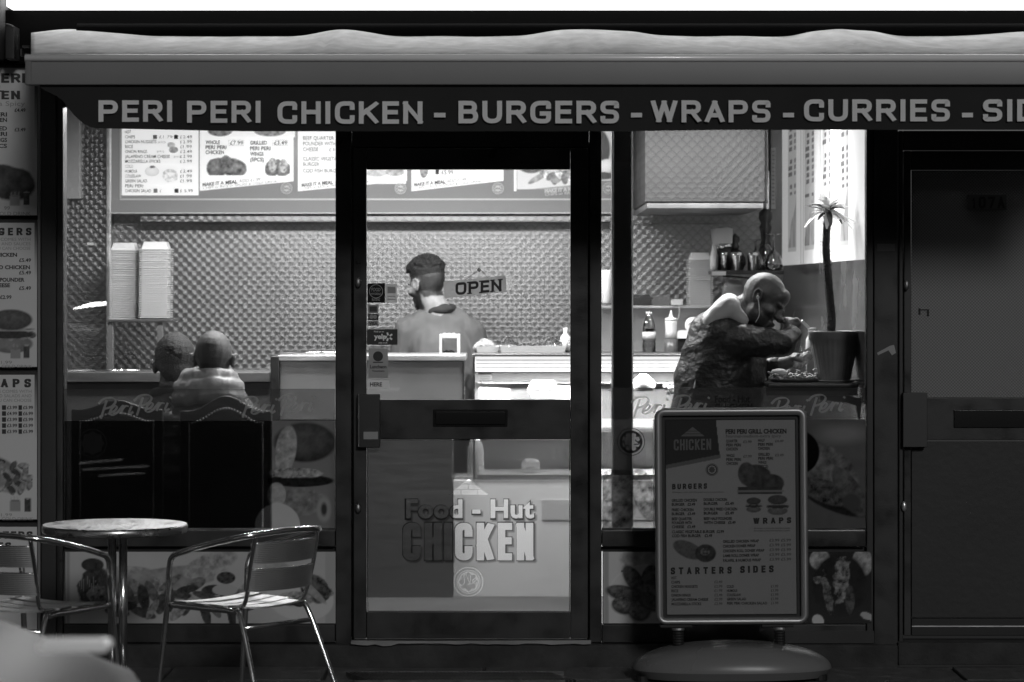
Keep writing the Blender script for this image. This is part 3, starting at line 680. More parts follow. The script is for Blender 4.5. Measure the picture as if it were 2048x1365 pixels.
# ------------------------------------------------------------------ food picture panels under the windows
def panel(a, b, c, d, label, paint, bg):
    t = thing('picture_panel', label, 'picture panel', P((a+b)/2, d, -.002), 'food picture panels under the shop windows')
    MB().pbox(a, b, c, d, .004, .03).build('backing', FD, t)
    p = Pic(a+1, b-1, c+1, d-1, bg); p.c *= 1 + .12*(fbm(p.X, p.Y, 50, 2)-.5); paint(p); p.build('picture', M['print_gloss'], t, -.001)
def paint_left(p):
    p.rect(132, 140, 1103, 1248, .3); p.rect(650, 672, 1103, 1248, .42)
    p.ell(240, 1150, 70, 18, .36, ang=-4, tex=.4); p.ell(330, 1160, 130, 26, .3, ang=-8, tex=.5, tsc=18); p.ell(420, 1130, 60, 24, .35, ang=-20, tex=.6, tsc=9)
    for i in range(34):
        x = 215 + (i*53 % 300); y = 1165 + (i*37 % 66); p.ell(x, y, 22 + i % 9, 8 + i % 5, (.05, .16, .28, .08)[i % 4], ang=(i*67 % 180)-90, tex=.9, tsc=7, seed=i)
    p.ell(190, 1175, 34, 46, .05, tex=1.2, tsc=8, wob=.25); p.ell(185, 1130, 24, 14, .03, tex=.8)
    p.ell(195, 1190, 22, 20, .14, tex=1.5, tsc=6, wob=.3)
    p.ell(452, 1158, 25, 17, .5); p.ell(452, 1156, 20, 13, .06, tex=1.2, tsc=6); p.ell(450, 1180, 27, 12, .45)
    p.ell(575, 1160, 60, 26, .4, ang=40, tex=.4); p.ell(600, 1195, 70, 48, .6, ang=10, soft=.06); p.ell(630, 1180, 36, 28, .09, ang=50, tex=1.3, tsc=6, wob=.3)
    p.ell(610, 1170, 60, 9, .34, ang=42, tex=.3); p.ell(590, 1198, 40, 16, .3, tex=.9, tsc=6, wob=.2)
    for i in range(12): p.rect(150+i*4, 152+i*4, 1150+(i*7 % 20), 1164+(i*5 % 24), .45)
panel(130, 672, 1103, 1248, 'wide picture of a filled wrap and dips under the left window', paint_left, .5)
def paint_mid(p):
    p.rect(1207, 1218, 1103, 1248, .38); p.ell(1300, 1120, 60, 40, .42, tex=.5, tsc=12, wob=.3); p.ell(1295, 1190, 80, 62, .66, soft=.03); p.ell(1295, 1188, 76, 58, .6, soft=.05)
    for i, (x, y, rx, ry, an) in enumerate(((1268,1160,17,34,-35), (1300,1158,18,30,15), (1312,1190,46,18,22), (1250,1188,40,16,12), (1248,1212,26,18,10), (1280,1222,24,22,-20), (1300,1205,30,16,30))):
        p.ell(x, y, rx*1.08, ry*1.1, .03, ang=an, soft=.25); p.ell(x-1, y-2, rx*.93, ry*.9, .13+.03*(i % 3), ang=an, tex=1.1, tsc=6, seed=i, shade=.55)
    p.ell(1246, 1143, 4, 2.5, .1)
panel(1206, 1420, 1103, 1248, 'picture of fried chicken wings on a plate, half hidden behind the pavement sign', paint_mid, .62)
def paint_right(p):
    p.ell(1640, 1120, 22, 22, .35, tex=.8); p.ell(1725, 1125, 22, 30, .3, tex=.8); p.ell(1680, 1170, 58, 66, .012, tex=.8, tsc=10); p.ell(1682, 1165, 17, 44, .17, ang=4, tex=1.6, tsc=7, wob=.5)
    p.ell(1655, 1190, 9, 40, .1, ang=-10, tex=1.6, tsc=6, wob=.5); p.ell(1640, 1160, 14, 8, .16, tex=1.5, wob=.4); p.ell(1700, 1200, 10, 30, .06, tex=1.4); p.ell(1636, 1242, 12, 14, .55, ang=-30); p.ell(1738, 1234, 18, 7, .4, ang=20, wob=.3)
panel(1430, 1744, 1103, 1248, 'dark picture of charred chicken to the right of the pavement sign', paint_right, .02)

# ------------------------------------------------------------------ shop door
DR = thing('shop_door', 'glazed shop door with OPEN sign behind its upper pane', 'door', P(941, 1280, 0), None)
BASE[DR.name] = P(941, 1280, 0)
def dbar(name, a, b, c, d, Y=-.008, Y2=.045, mt=None, bev=.003): return MB().pbox(a, b, c, d, Y, Y2).build(name, mt or FR, DR, bevel=bev)
dbar('stile', 707, 732.5, 297, 1278); dbar('stile', 1141, 1176, 297, 1278); dbar('top_rail', 733, 1140.5, 297, 339); mr_ = dbar('middle_rail', 733, 1140.5, 800, 879)
dbar('bottom_rail', 733, 1140.5, 1225, 1278)
sl = MB().pbox(866, 1015, 819, 854, -.012, -.008).build('letter_slot', M['black'], DR, bevel=.003); MB().pbox(870, 1011, 823, 850, -.02, -.0125).build('flap', M['black'], sl, bevel=.004)
MB().pbox(732, 1141, 338, 801, .014, .020).build('pane', M['glass'], DR)
MB().pbox(732, 1141, 878, 1226, .014, .020).build('lower_pane', M['glass'], DR)
m = MB()
for a, b, c, d in ((735, 736.5, 880, 1224), (1138.5, 1140, 880, 1224), (736, 1139, 1222, 1224)): m.pbox(a, b, c, d, .004, .013)
m.build('glazing_bead', M['chrome'], DR)
h = dbar('handle_plate', 718, 760, 789, 896, -.05, -.009, FD, .004)
m = MB(); m.pbox(716, 719, 788, 894, -.055, -.012); m.build('edge_trim', M['chrome'], h)
m = MB(); q = P(741, 870, -.051); m.prism([(q.x+.032*math.cos(math.pi/8+i*math.pi/4), q.z+.032*math.sin(math.pi/8+i*math.pi/4)) for i in range(8)], -.053, -.0505); m.build('lock_badge', M['frame'], h); m = MB(); m.pbox(727, 756, 864, 879, -.055, -.0535); m.build('badge_label', M['ink_mid'], h)
for y in (566, 1017):
    m = MB(); q = P(716, y, -.01); m.lathe([(0, -.001), (.012, 0), (.014, .004), (.009, .010), (0, .011)], (0, 0, 0), 16, 1, 1.7)
    m.v = [(q.x + a*1, q.y - c, q.z + b) for a, b, c in m.v]; m.build('keyhole_cover', M['steel_dark'], DR, smooth=True)
YG = .012
stk = []
def sticker(a, b, c, d, mt, Y=YG): 
    o = MB().pbox(a, b, c, d, Y, Y+.001).build('sticker', mt, DR); return o
s1 = sticker(735, 770, 567, 606, M['black']); m = MB(); ring(m, 752, 583, 14, 12.5, YG-.001); tx(m, 'FOOD', 743, 761, 576, 583, YG-.001, .02); tx(m, 'HYGIENE', 742, 762, 586, 590, YG-.001, .02); tx(m, 'RATING', 744, 760, 597, 602, YG-.001, .02); m.build('lettering', M['ink_mid'], s1)
M['lt'] = film_mat('sticker_paper', .7, .9, .35); s2 = sticker(770.5, 794, 568, 606, M['lt']); m = MB(); m.pbox(775, 791, 574, 587, YG-.001, YG); m.pbox(775, 791, 592, 594, YG-.001, YG); m.pbox(775, 791, 598, 600, YG-.001, YG); m.build('lettering', M['ink_mid'], s2)
s3 = sticker(736, 757, 610, 627, M['ink_mid']); s4 = sticker(736, 757, 628, 641, M['ink']); s5 = sticker(736, 757, 642, 652, M['ink_mid'])
m = MB(); tx(m, 'VISA', 738, 755, 644, 650, YG-.001, .04); m.build('lettering', M['ink'], s5); m = MB(); ring(m, 743, 634, 4, 0.3, YG-.001); ring(m, 750, 634, 4, .3, YG-.0012); m.build('lettering', M['ink_mid'], s4)
m = MB(); m.pbox(739, 754, 613, 624, YG-.001, YG); m.build('print', M['ink'], s3)
s6 = sticker(734, 795, 659, 690, M['frame_dark']); m = MB(); tx(m, 'yelp', 748, 773, 668, 678, YG-.001, .04)
for i in range(5): t = i*1.257-.6; ribbon(m, [(777+3*math.cos(t), 674+3*math.sin(t)), (777+9*math.cos(t), 674+9*math.sin(t))], 3.6, YG-.001-.0001*(i % 2), 0)
tx(m, 'Find us on', 748, 768, 662, 665, YG-.001, .02); tx(m, 'yelp.co.uk', 757, 775, 684, 687, YG-.001, .02); m.build('lettering', M['ink_white'], s6)
s7 = sticker(737, 776, 697, 756, film_mat('sticker_card', .5, .9, .35)); m = MB(); ring(m, 756, 713, 10, .3, YG-.001); m.pbox(746, 766, 724, 726, YG-.001, YG); tx(m, 'Luncheon', 740, 773, 730, 737, YG-.001, .03); tx(m, 'Vouchers', 744, 769, 740, 744, YG-.001, .02); m.build('lettering', M['frame_dark'], s7)
s8 = sticker(733, 779, 761, 777, M['ink_white']); m = MB(); tx(m, 'HERE', 740, 764, 765, 773, YG-.001, .03); m.build('lettering', M['ink'], s8)
# door glass lettering
m = MB(); k = 0
Yl = .010
outl = MB()
tx(outl, 'Food - Hut', 809.5, 1070.5, 997, 1037, Yl+.0006, .062, space=1.05); tx(m, 'Food - Hut', 812, 1068, 999, 1035, Yl, .035, space=1.05)
stroke_text(outl, 'CHICKEN', 804, 1069, 1044, 1123, Yl+.0006, t=.235, rad=.16, gap=.075, wid=.44); stroke_text(m, 'CHICKEN', 806, 1067, 1046, 1121, Yl, t=.2, rad=.16, gap=.1, wid=.42)
for r_, n in ((0, 1), (1, 2), (2, 3)):
    y0, y1 = 958 + r_*11, 968 + r_*11; hw0, hw1 = max(0, (y0-958))*1.24, (y1-957)*1.24; xs0 = [-hw0 + 2*hw0*i/n for i in range(n+1)]; xs1 = [-hw1 + 2*hw1*i/n for i in range(n+1)]
    if n == 2: cuts = [0]
    elif n == 3: cuts = [-15, 18]
    else: cuts = []
    ed0 = [-hw0] + cuts + [hw0]; ed1 = [-hw1] + cuts + [hw1]
    for i in range(n):
        A = [(937+max(ed0[i], -hw0)+.7, y0), (937+min(ed0[i+1], hw0)-.7 if r_ else 937.5, y0), (937+ed1[i+1]-.7, y1), (937+ed1[i]+.7, y1)]
        m.add([(P(x, y, Yl).x, Yl, P(x, y, Yl).z) for x, y in A], [(3, 2, 1, 0)])
rg, sc2, st2, dk = MB(), MB(), MB(), MB(); halal(rg, sc2, 937, 1164, 30, Yl); ring(dk, 937, 1164, 21, .2, Yl); star(st2, 937, 1164, 19, 14.5, Yl)
p = Pic(736, 1139, 881, 1223, .70, .8); p.c *= 1 + .05*(fbm(p.X, p.Y, 90, 4)-.5); p.al[:] = 1.
sh_ = raster(p, outl, Yl+.0006); off = np.roll(np.roll(sh_, 4, 0), 4, 1).astype(float)
for _ in range(5): off = (off + np.roll(off, 1, 0) + np.roll(off, -1, 0) + np.roll(off, 1, 1) + np.roll(off, -1, 1))/5
p.c = p.c*(1-.55*off); p.c[sh_] = .10; lt = raster(p, m, Yl) | raster(p, rg, Yl) | (raster(p, dk, Yl) & ~raster(p, st2, Yl)) | raster(p, sc2, Yl-.0004)
p.al[lt] = .12; p.c[lt] = 1.
p.build('privacy_film', M['privacy'], DR, .0125)

# OPEN sign hanging inside the door pane
OS = thing('open_sign', 'small tilted OPEN sign hanging by a cord inside the door pane', 'sign', P(960, 556, .03))
X = Matrix.Rotation(0, 4, 'Y'); YO = .035
m = MB(); pts = [P(x, y, YO) for x, y in ((889, 597), (1013, 584), (1011, 551), (887, 564))]; m.prism([(v.x, v.z) for v in pts], YO, YO+.004); m.build('board', film_mat('sign_card', .75, 1., .4), OS)
m = MB(); pts = [P(x, y, YO+.012) for x, y in ((1012, 580), (1024, 578), (1027, 550), (985, 553), (1011, 556))]; m.prism([(v.x, v.z) for v in pts], YO+.012, YO+.014); m.build('rear_card', film_mat('sign_card_rear', .7, .8, .5), OS)
m = MB(); stroke_text(m, 'OPEN', 911, 1003, 566, 591, YO-.002, t=.22, rad=.3, gap=.16, wid=.8, serif=1, rise=-8, zs=.0002); m.build('lettering', M['ink'], OS)
m = MB(); m.tube([P(930, 560, YO), P(958, 541, YO-.01)], .0009, 5); m.tube([P(976, 556, YO), P(962, 541, YO-.01)], .0009, 5); m.build('cord', M['cable'], OS)
m = MB(); q = P(958, 540, .024); m.ell(q, (.009, .006, .009)); m.build('suction_cup', M['white'], OS, smooth=True)

# ------------------------------------------------------------------ side door 107A
ND = thing('side_door', 'dark front door numbered 107A with patterned glass', 'door', P(1990, 1278, 0))
def nbar(name, a, b, c, d, Y=-.004, Y2=.04, mt=None, bev=.003): return MB().pbox(a, b, c, d, Y, Y2).build(name, mt or FR, ND, bevel=bev)
nbar('door_frame', 1798, 1806, 262, 1284, .0, .08, FD); nbar('door_frame', 1806.5, 2330, 262, 300, .0, .08, FD); nbar('stile', 1808, 1822, 302, 1272, .01, .05); nbar('top_rail', 1822.5, 2290, 302, 340, .01, .05, FD)
nbar('patterned_pane', 1823, 2250, 341, 795, .03, .036, M['frosted'], 0)
nbar('middle_rail', 1823, 2250, 796, 880, .005, .045); nbar('kick_panel', 1823, 2250, 884, 1236, .02, .04, mat('kick_panel', .02, .55, var=.15, vscale=3, bump=.1, bscale=30)); nbar('bottom_rail', 1823, 2250, 1238, 1272, .01, .04, M['rubber'])
nbar('draught_strip', 1824, 2250, 1252, 1254, .004, .0095, M['alu'], 0)
nbar('letter_slot', 1908, 2150, 820, 856, -.002, .0045, M['black']); nbar('latch_box', 1806, 1855, 786, 895, -.035, .008, mat('latch_box', .035, .5)); nbar('stile', 2250.5, 2290, 341, 1272, .01, .05)
bp_ = nbar('number_plate', 1936, 2013, 390, 420, .02, .0295, mat('number_plate', .12, .5), 0); m = MB(); stroke_text(m, '107A', 1944, 2009, 394, 417, .018, t=.2, wid=.6, gap=.22, zs=.0002); m.build('lettering', M['ink'], bp_)
m = MB()
for x, y in ((1813, 571), (1808, 1013)):
    q = P(x, y, -.01); k = MB(); k.ell((q.x, q.y, q.z), (.012, .01, .022)); m.v and None; k.build('keyhole_cover', M['steel'] if y > 900 else M['steel_dark'], ND, smooth=True)
m = MB()
for a, b, c, d in ((1837, 1841, 617, 630), (1854, 1858, 620, 633)): m.pbox(a, b, c, d, .026, .029)
m.pbox(1838, 1858, 619, 621, .026, .029); m.build('sticker_trace', M['rubber'], ND)
nbar('step', 1797, 2330, 1286, 1330, -.05, .1, M['render'])
m = MB(); q = [P(x, y, -.014) for x, y in ((1754, 706), (1756, 711), (1777, 701), (1784, 711), (1792, 706), (1788, 690), (1780, 692))]; m.prism([(v.x, v.z) for v in q[::-1]], -.0145, -.0135); tag(m.build('torn_sticker', M['ink_mid']), 'torn pale sticker on the post between window and side door', 'sticker')
m = MB(); m.pbox(1754, 1790, 488, 503, -.0145, -.0135); tag(m.build('faded_sticker', mat('faded', .1, .6)), 'faded grey sticker high on the post right of the window', 'sticker')

# ------------------------------------------------------------------ awning and lit fascia
YA = -1.3
AW = thing('awning', 'pale fabric awning with dark lettered valance over the shopfront', 'awning', (0, YA, 2.4))
# cover: from the front bar up to the roller, sagging between creases
nx, ny = 240, 14; vs = []
def top_edge(px):
    base = 70
    for c_, w_, h_ in ((630, 60, 10), (690, 60, 7), (1130, 60, 11), (1210, 60, 12), (1290, 50, 8), (1690, 40, 9), (1745, 40, 12), (1810, 50, 11), (60, 120, 12), (2150, 90, 10)): base -= h_*math.exp(-((px-c_)/w_)**2)
    return base
x1 = 2.6
for j in range(ny+1):
    t = j/ny; Y = YA + .03 + t*(-.15-YA); x0 = PX(62, Y)
    for i in range(nx+1):
        x = x0 + (x1-x0)*i/nx; px = CX + x*F/(D0+YA)
        z0 = PZ(111, YA); zt = PZ(top_edge(px), -.15) + .004*mnoise.noise(Vector((x*5, t*3, 0)))
        sag = -.03*math.sin(math.pi*min(1, t*1.0))*(1-.4*math.exp(-((px-1210) / 200)**2))
        cr_ = sum(math.exp(-((px-c_-t*o_)/7.)**2)*g_ for c_, o_, g_ in ((618, 18, .5), (640, -22, 1), (672, 14, .6), (1130, 20, .8), (1205, -16, 1), (1222, 12, .7), (1700, 20, .7), (1755, -14, 1), (1790, 26, .8), (300, 30, .3), (930, -30, .3), (1480, 30, .4), (1950, 20, .4)))
        z = -.010*cr_*math.sin(math.pi*min(1, t+.1)) + z0 + (zt-z0)*(t**.85) + sag*t*(1-t)*2 + .0035*mnoise.noise(Vector((x*9+t*2, t*5, 1)))*math.sin(math.pi*t)
        vs.append((x, Y, z))
m = MB(); m.add(vs, [(j*(nx+1)+i, j*(nx+1)+i+1, (j+1)*(nx+1)+i+1, (j+1)*(nx+1)+i) for j in range(ny) for i in range(nx)])
cv = m.build('cover', M['fabric'], AW, smooth=True); so = cv.modifiers.new('s', 'SOLIDIFY'); so.thickness = .002
m = MB(); prof = [(0, PZ(170, YA)), (.0, PZ(170, YA)+.004), (.0, PZ(124, YA)), (.012, PZ(113, YA)), (.03, PZ(109, YA)), (.06, PZ(109, YA)), (.06, PZ(170, YA))]
n = len(prof); X0, X1 = PX(50, YA), 2.6
m.add([(X0, YA+a, b) for a, b in prof] + [(X1, YA+a, b) for a, b in prof], [(i, i+n, (i+1) % n+n, (i+1) % n) for i in range(n)] + [tuple(range(n)), tuple(range(2*n-1, n-1, -1))])
fb = m.build('front_bar', M['alu_white'], AW, bevel=.003); m = MB(); m.tube([(X0, YA+.002, PZ(116.5, YA)), (X1, YA+.002, PZ(116.5, YA))], .0145, 20); m.build('highlight_strip', M['bar_highlight'], AW, smooth=True); m = MB(); m.pbox(50, 62, 108.5, 170, YA-.006, YA+.066); m.build('end_cap', M['alu_white'], fb, bevel=.003)  # pale strip on the bar stands in for its lit upper edge
# valance with cut corner, gentle ripple
YV = YA + .02; vs = []; nx = 200
def vb(px):
    if px < 122: return 176 + (px-80)*.5
    if px < 190: t = (px-122)/68; return 197 + 60*(1-(1-t)**1.7)
    return 257 + 6*min(1, (px-190)/300) - (3 if px > 1240 else 0)*min(1, (px-1240)/200)
for j in range(7):
    for i in range(nx+1):
        px = 80 + (2330-80)*i/nx; q = P(px, 166 + (vb(px)-166)*j/6., YV); vs.append((q.x, YV + .006*(j/6.)*math.sin(q.x*7)*mnoise.noise(Vector((q.x*2, 0, 0)))*2, q.z))
m = MB(); m.add(vs, [((j+1)*(nx+1)+i, (j+1)*(nx+1)+i+1, j*(nx+1)+i+1, j*(nx+1)+i) for j in range(6) for i in range(nx)])
va = m.build('valance', M['valance'], AW, smooth=True)
YL = YV - .012; m = MB()
for s, a, b, c, d in (('PERI', 197, 345, 201, 244), ('PERI', 374, 522, 202, 246), ('CHICKEN', 555, 845, 203, 248), ('-', 868, 891, 203, 248), ('BURGERS', 917, 1238, 202, 247), ('-', 1262, 1284, 202, 247), ('WRAPS', 1302, 1541, 201, 245), ('-', 1566, 1588, 201, 245), ('CURRIES', 1608, 1900, 199, 243), ('-', 1924, 1946, 199, 243), ('SIDES', 1966, 2166, 199, 243)):
    m = MB()
    if s == '-': m.pbox(a, b, 226, 235, YL, YL+.0004)
    else: stroke_text(m, s, a, b, c, d, YL, t=.205, rad=.42, gap=.17, wid=.78, zs=.0002)
    m.build('lettering', M['letter_grey'], va)
# folded arms and roller, wall bracket
m = MB(); m.tube([(PX(62, YA)-.0, -.16, PZ(62, -.16)), (2.6, -.16, PZ(62, -.16))], .03, 12); m.build('roller', M['black_wall'], AW, smooth=True)
for x in (-1.9, 2.3): m = MB(); m.tube([(x, -.1, 2.62), (x+.5, -.7, 2.5)], .018, 8); m.tube([(x+.5, -.7, 2.5), (x+.1, YA+.05, 2.43)], .016, 8); m.build('folding_arm', M['frame_dark'], AW, smooth=True)
m = MB(); q = (PX(10, -.2), PX(29, -.2)); m.box(q[0], q[1], -.2, -.02, PZ(118, -.2), PZ(52, -.2)); m.prism([(q[0], PZ(52, -.2)+.0005), (q[1], PZ(60, -.2)), (q[1]-.01, PZ(50, -.2)), (q[0], PZ(46, -.2))], -.2, -.03); m.build('wall_bracket', M['frame'], AW, bevel=.004)
m = MB(); m.pbox(40, 44, 98, 112, -.6, -.56); m.pbox(44, 58, 91, 95, -.6, -.56); m.pbox(33, 34.5, 70, 100, -.5, -.49); m.build('gear_box', M['frame'], AW)
# fascia: black box behind, lit sign face above
FS = thing('fascia_sign', 'bright backlit sign box above the awning', 'sign', (0, -.1, 2.8))
zb = PZ(14, -.2)
m = MB(); m.box(PX(13, -.2), 2.75, -.2, -.002, zb, zb+.52); m.build('lit_face', M['sign_lit'], FS, bevel=.004)
m = MB(); m.box(PX(14, 0), 2.75, -.08, -.003, PZ(130, 0), zb-.002); m.build('housing', M['black_wall'], FS)
m = MB(); m.box(PX(-30, -.1), PX(9, -.1), -.22, .02, PZ(118, -.1), 3.6); tag(m.build('pilaster', mat('pilaster', .06, .7, var=.2), bevel=.004), 'dark grey pilaster at the left end of the lit fascia', 'pilaster')

# ------------------------------------------------------------------ menu posters on the left
YP = -.02
def poster(c, d, label):
    t = thing('menu_poster', label, 'poster', P(0, d, YP), 'menu posters stacked on the left pillar')
    MB().pbox(-170, 75, c-5, d+1, YP+.003, YP+.02).build('frame', FD, t)
    return t, Pic(-160, 74, c, d, .62)
def finish(t, p, dark, mid):
    p.build('picture', M['print'], t, YP+.0015)
    dark.build('lettering', M['ink'], t); mid.build('small_print', M['ink_mid'], t)
def edge_grad(p, y0, y1): 
    mk = np.clip((p.X-68)/2, 0, 1)*np.clip((y1-p.Y)/(y1-y0), 0, 1); p._mix(mk*np.clip((p.Y-0)/1, 0, 1), .04)
t, p = poster(136, 431, 'top poster of grilled chicken on the left pillar'); edge_grad(p, 170, 300)
roast(p, -110, 74, 312, 402, .055, 4); fries(p, 19, 388, .9); can(p, 46, 384, 1.)
a, b = MB(), MB()
stroke_text(a, 'PERI PERI', -105, 50, 147, 166, YP, t=.24, wid=.7); stroke_text(a, 'GRILL', -80, 8, 171, 184, YP, t=.22, wid=.6); stroke_text(a, 'CHICKEN', -95, 40, 182, 199, YP, t=.22, wid=.6)
tx(b, 'Extra Spicy', -35, 50, 203, 212, YP); tx(a, '£4.49', 29, 51, 217, 224, YP, .02); tx(a, '£3.49', 29, 51, 256, 263, YP, .02)
for y, s in ((225, 'PERI'), (236, 'CHICKEN'), (253, 'GRILLED'), (264, 'PERI PERI'), (276, 'WINGS'), (288, '5 PCS')): tx(a, s, 14-len(s)*7.2, 14, y, y+8, YP, .03)
tx(b, '99', 8, 20, 413, 420, YP, .01); tx(b, '& COLD DRINK', -20, 62, 424, 431, YP, .005)
finish(t, p, a, b)
t, p = poster(446, 734, 'second poster down on the left pillar, headed burgers'); edge_grad(p, 446, 560); burger(p, 22, 660, 100, .8); fries(p, 20, 694, .9); can(p, 46, 690, 1.)
a, b = MB(), MB(); stroke_text(a, 'BURGERS', -60, 63, 456, 471, YP, t=.24, wid=.6, gap=.35)
for i, s in enumerate(('ALL BURGERS COMES WITH', 'LETTUCE AND SAUCES', 'YOU CAN CHOOSE')): tx(b, s, 61-len(s)*5.6, 61, 476+i*9, 482+i*9, YP)
for y, s, x in ((506, 'GRILLED CHICKEN', 34), (531, 'FRIED CHICKEN', 60), (556, 'HALF POUNDER', 49), (567, 'CHEESE', 20)): tx(a, s, x-len(s)*6.4, x, y, y+7.5, YP, .035)
for y, x in ((517, 38), (542, 38), (573, 38)): tx(a, '£5.49', x, x+24, y, y+7, YP, .02)
tx(a, '£2.99', 0, 23, 591, 598, YP, .02); tx(b, '1.99', 2, 24, 722, 728, YP); tx(b, '& COLD DRINK', -6, 64, 730, 736, YP)
finish(t, p, a, b)
t, p = poster(750, 1039, 'third poster down on the left pillar, headed wraps'); edge_grad(p, 750, 880)
p.ell(-10, 945, 74, 34, .3, ang=25, tex=.4, tsc=16); 
for i in range(26): p.ell(0 + (i*29 % 62), 924 + (i*23 % 58), 12, 6, (.05, .25, .1, .35)[i % 4], ang=i*47 % 180, tex=.8, tsc=5, seed=i)
fries(p, 19, 998, .95); can(p, 48, 996, 1.05)
a, b = MB(), MB(); stroke_text(a, 'WRAPS', -50, 62, 758, 775, YP, t=.24, wid=.6, gap=.4)
for i, s in enumerate(('ALL WRAPS COMES WITH', 'STANDARD SALADS AND', 'YOU CAN CHOOSE')): tx(b, s, 63-len(s)*5.6, 63, 780+i*9, 786+i*9, YP)
for i, (u, v) in enumerate((('3.99', '5.99'), ('4.99', '6.99'), ('3.99', '5.99'), ('3.99', '5.99'), ('3.99', '5.99'))):
    y = 812 + i*12; a.pbox(4, 12, y-1, y+8, YP, YP+.0005); a.pbox(37, 44, y-1, y+8, YP, YP+.0005); tx(a, '£'+u, 14, 34, y, y+6.5, YP, .02); tx(a, '£'+v, 46, 66, y, y+6.5, YP, .02)
tx(b, '1.99', 2, 24, 1027, 1033, YP); tx(b, '& COLD DRINK', -6, 66, 1035, 1041, YP); finish(t, p, a, b)
t, p = poster(1054, 1262, 'lowest poster on the left pillar, headed starters sides'); a, b = MB(), MB()
stroke_text(a, 'STARTERS', -60, 65, 1063, 1078, YP, t=.24, wid=.62, gap=.2); stroke_text(a, 'SIDES', -45, 22, 1085, 1099, YP, t=.24, wid=.6, gap=.2)
finish(t, p, a, b)
# ------------------------------------------------------------------ room lights
for i, (x, y, lbl) in enumerate(((-1.25, 1.35, 'ceiling tube light over the two seated diners'), (-.2, 1.5, 'ceiling tube light in line with the door'), (.85, 1.0, 'ceiling tube light by the right-hand wall'))):
    t = thing('ceiling_light', lbl, 'light', (x, y, 2.6), 'tube lights on the shop ceiling')
    MB().box(x-.45, x+.45, y-.06, y+.06, 2.575, 2.61).build('housing', M['white'], t, bevel=.004)
    m = MB(); m.tube([(x-.43, y, 2.545), (x+.43, y, 2.545)], .022, 12); m.build('tube', M['tube'], t, smooth=True)
    al = bpy.data.lights.new('ceiling_light_glow', 'AREA'); al.shape = 'RECTANGLE'; al.size = .86; al.size_y = .1; al.energy = 52
    ao = bpy.data.objects.new('ceiling_light_glow', al); col.objects.link(ao); ao.parent = t; ao.location = (0, 0, -.085)

# ------------------------------------------------------------------ menu board
YB = 3.02
MBD = thing('menu_board', 'long grey menu board with white price panels high on the back wall', 'menu board', P(720, 428, YB))
MB().pbox(218, 1226, 120, 427, YB, YB+.15).build('board', M['board_grey'], MBD)
m = MB()
for a, b, c, d in ((218, 1225, 425.5, 427.5), (219, 220.5, 150, 425), (239.5, 1225, 397.5, 400.5), (239.5, 242, 150, 397)): m.pbox(a, b, c, d, YB-.003, YB-.001)
m.build('border_line', M['ink_white'], MBD)
def bpanel(name, pts, mt): m = MB(); q = [P(x, y, YB-.002) for x, y in pts]; m.prism([(v.x, v.z) for v in q], YB-.006, YB-.002); return m.build(name, mt, MBD)
W_ = M['board_white']
bpanel('price_panel', [(244, 391), (397, 391), (397, 150), (244, 150)], W_); bpanel('price_panel', [(400, 382), (587, 363), (587, 150), (400, 150)], W_)
bpanel('price_panel', [(596, 383), (814, 362), (814, 150), (596, 150)], W_); bpanel('price_panel', [(823, 383), (1007, 362), (1007, 150), (823, 150)], W_); bpanel('price_panel', [(1028, 383), (1033, 382.5), (1033, 150), (1028, 150)], W_)
YT = YB-.008
a, b, c = MB(), MB(), MB()
rows = [('HOT', None), ('CHIPS', '2.49'), ('CHICKEN NUGGETS', '2.99'), ('RICE', '1.99'), ('ONION RINGS', '2.49'), ('JALAPENO CREAM CHEESE', '2.99'), ('MOZZARELLA STICKS', '2.99'), ('COLD', None), ('HUMOUS', '2.49'), ('COLESLAW', '1.99'), ('GREEN SALAD', '1.99'), ('PERI PERI', None), ('CHICKEN SALAD', None)]
for i, (s, pr) in enumerate(rows):
    y = 261 + i*9.8; wd = {'JALAPENO CREAM CHEESE': 90, 'MOZZARELLA STICKS': 71, 'CHICKEN NUGGETS': 63}.get(s, len(s)*4.05)
    tx(b if s == 'COLD' else a, s, 250, 250+wd, y, y+6.4, YT, .012)
    if pr: tx(a, '£', 360, 364, y, y+6.4, YT, .006); tx(a, pr, 366, 384, y, y+6.4, YT, .004)
tx(b, '£1.79', 318, 345, 271, 277.4, YT, .004); tx(a, '£ 5.99', 360, 386, 378.6, 385, YT, .004); tx(b, '£', 319, 324, 378.6, 385, YT)
for x, y in ((306, 270), (348, 270), (307, 377.6), (349, 377.6)): (b if x < 320 else a).pbox(x, x+8, y, y+8.5, YT, YT+.0005)
for x, y in ((316, 281.5), (313, 300), (347, 311)): tx(b, '(8 PCS)', x, x+16, y+1, y+5.5, YT)
for i, s in enumerate(('WHOLE', 'PERI PERI', 'CHICKEN')): tx(a, s, 411, 411+(29, 42, 37)[i], 281+i*10, 288.5+i*10, YT, .028)
for i, s in enumerate(('GRILLED', 'PERI PERI', 'WINGS', '(5PCS)')): tx(a, s, 500, 500+(34, 41, 27, 28)[i], 282+i*11.2, 289.5+i*11.2, YT, .028)
tx(a, '£7.99', 460, 486, 282, 290, YT, .01); tx(a, '£3.49', 548, 574, 282, 290, YT, .01)
for x in (457, 545):
    for q in ((x, x+31, 280, 280.6), (x, x+31, 291.4, 292), (x, x+.6, 280, 292), (x+30.4, x+31, 280, 292)): b.pbox(*q, YT, YT+.0004)
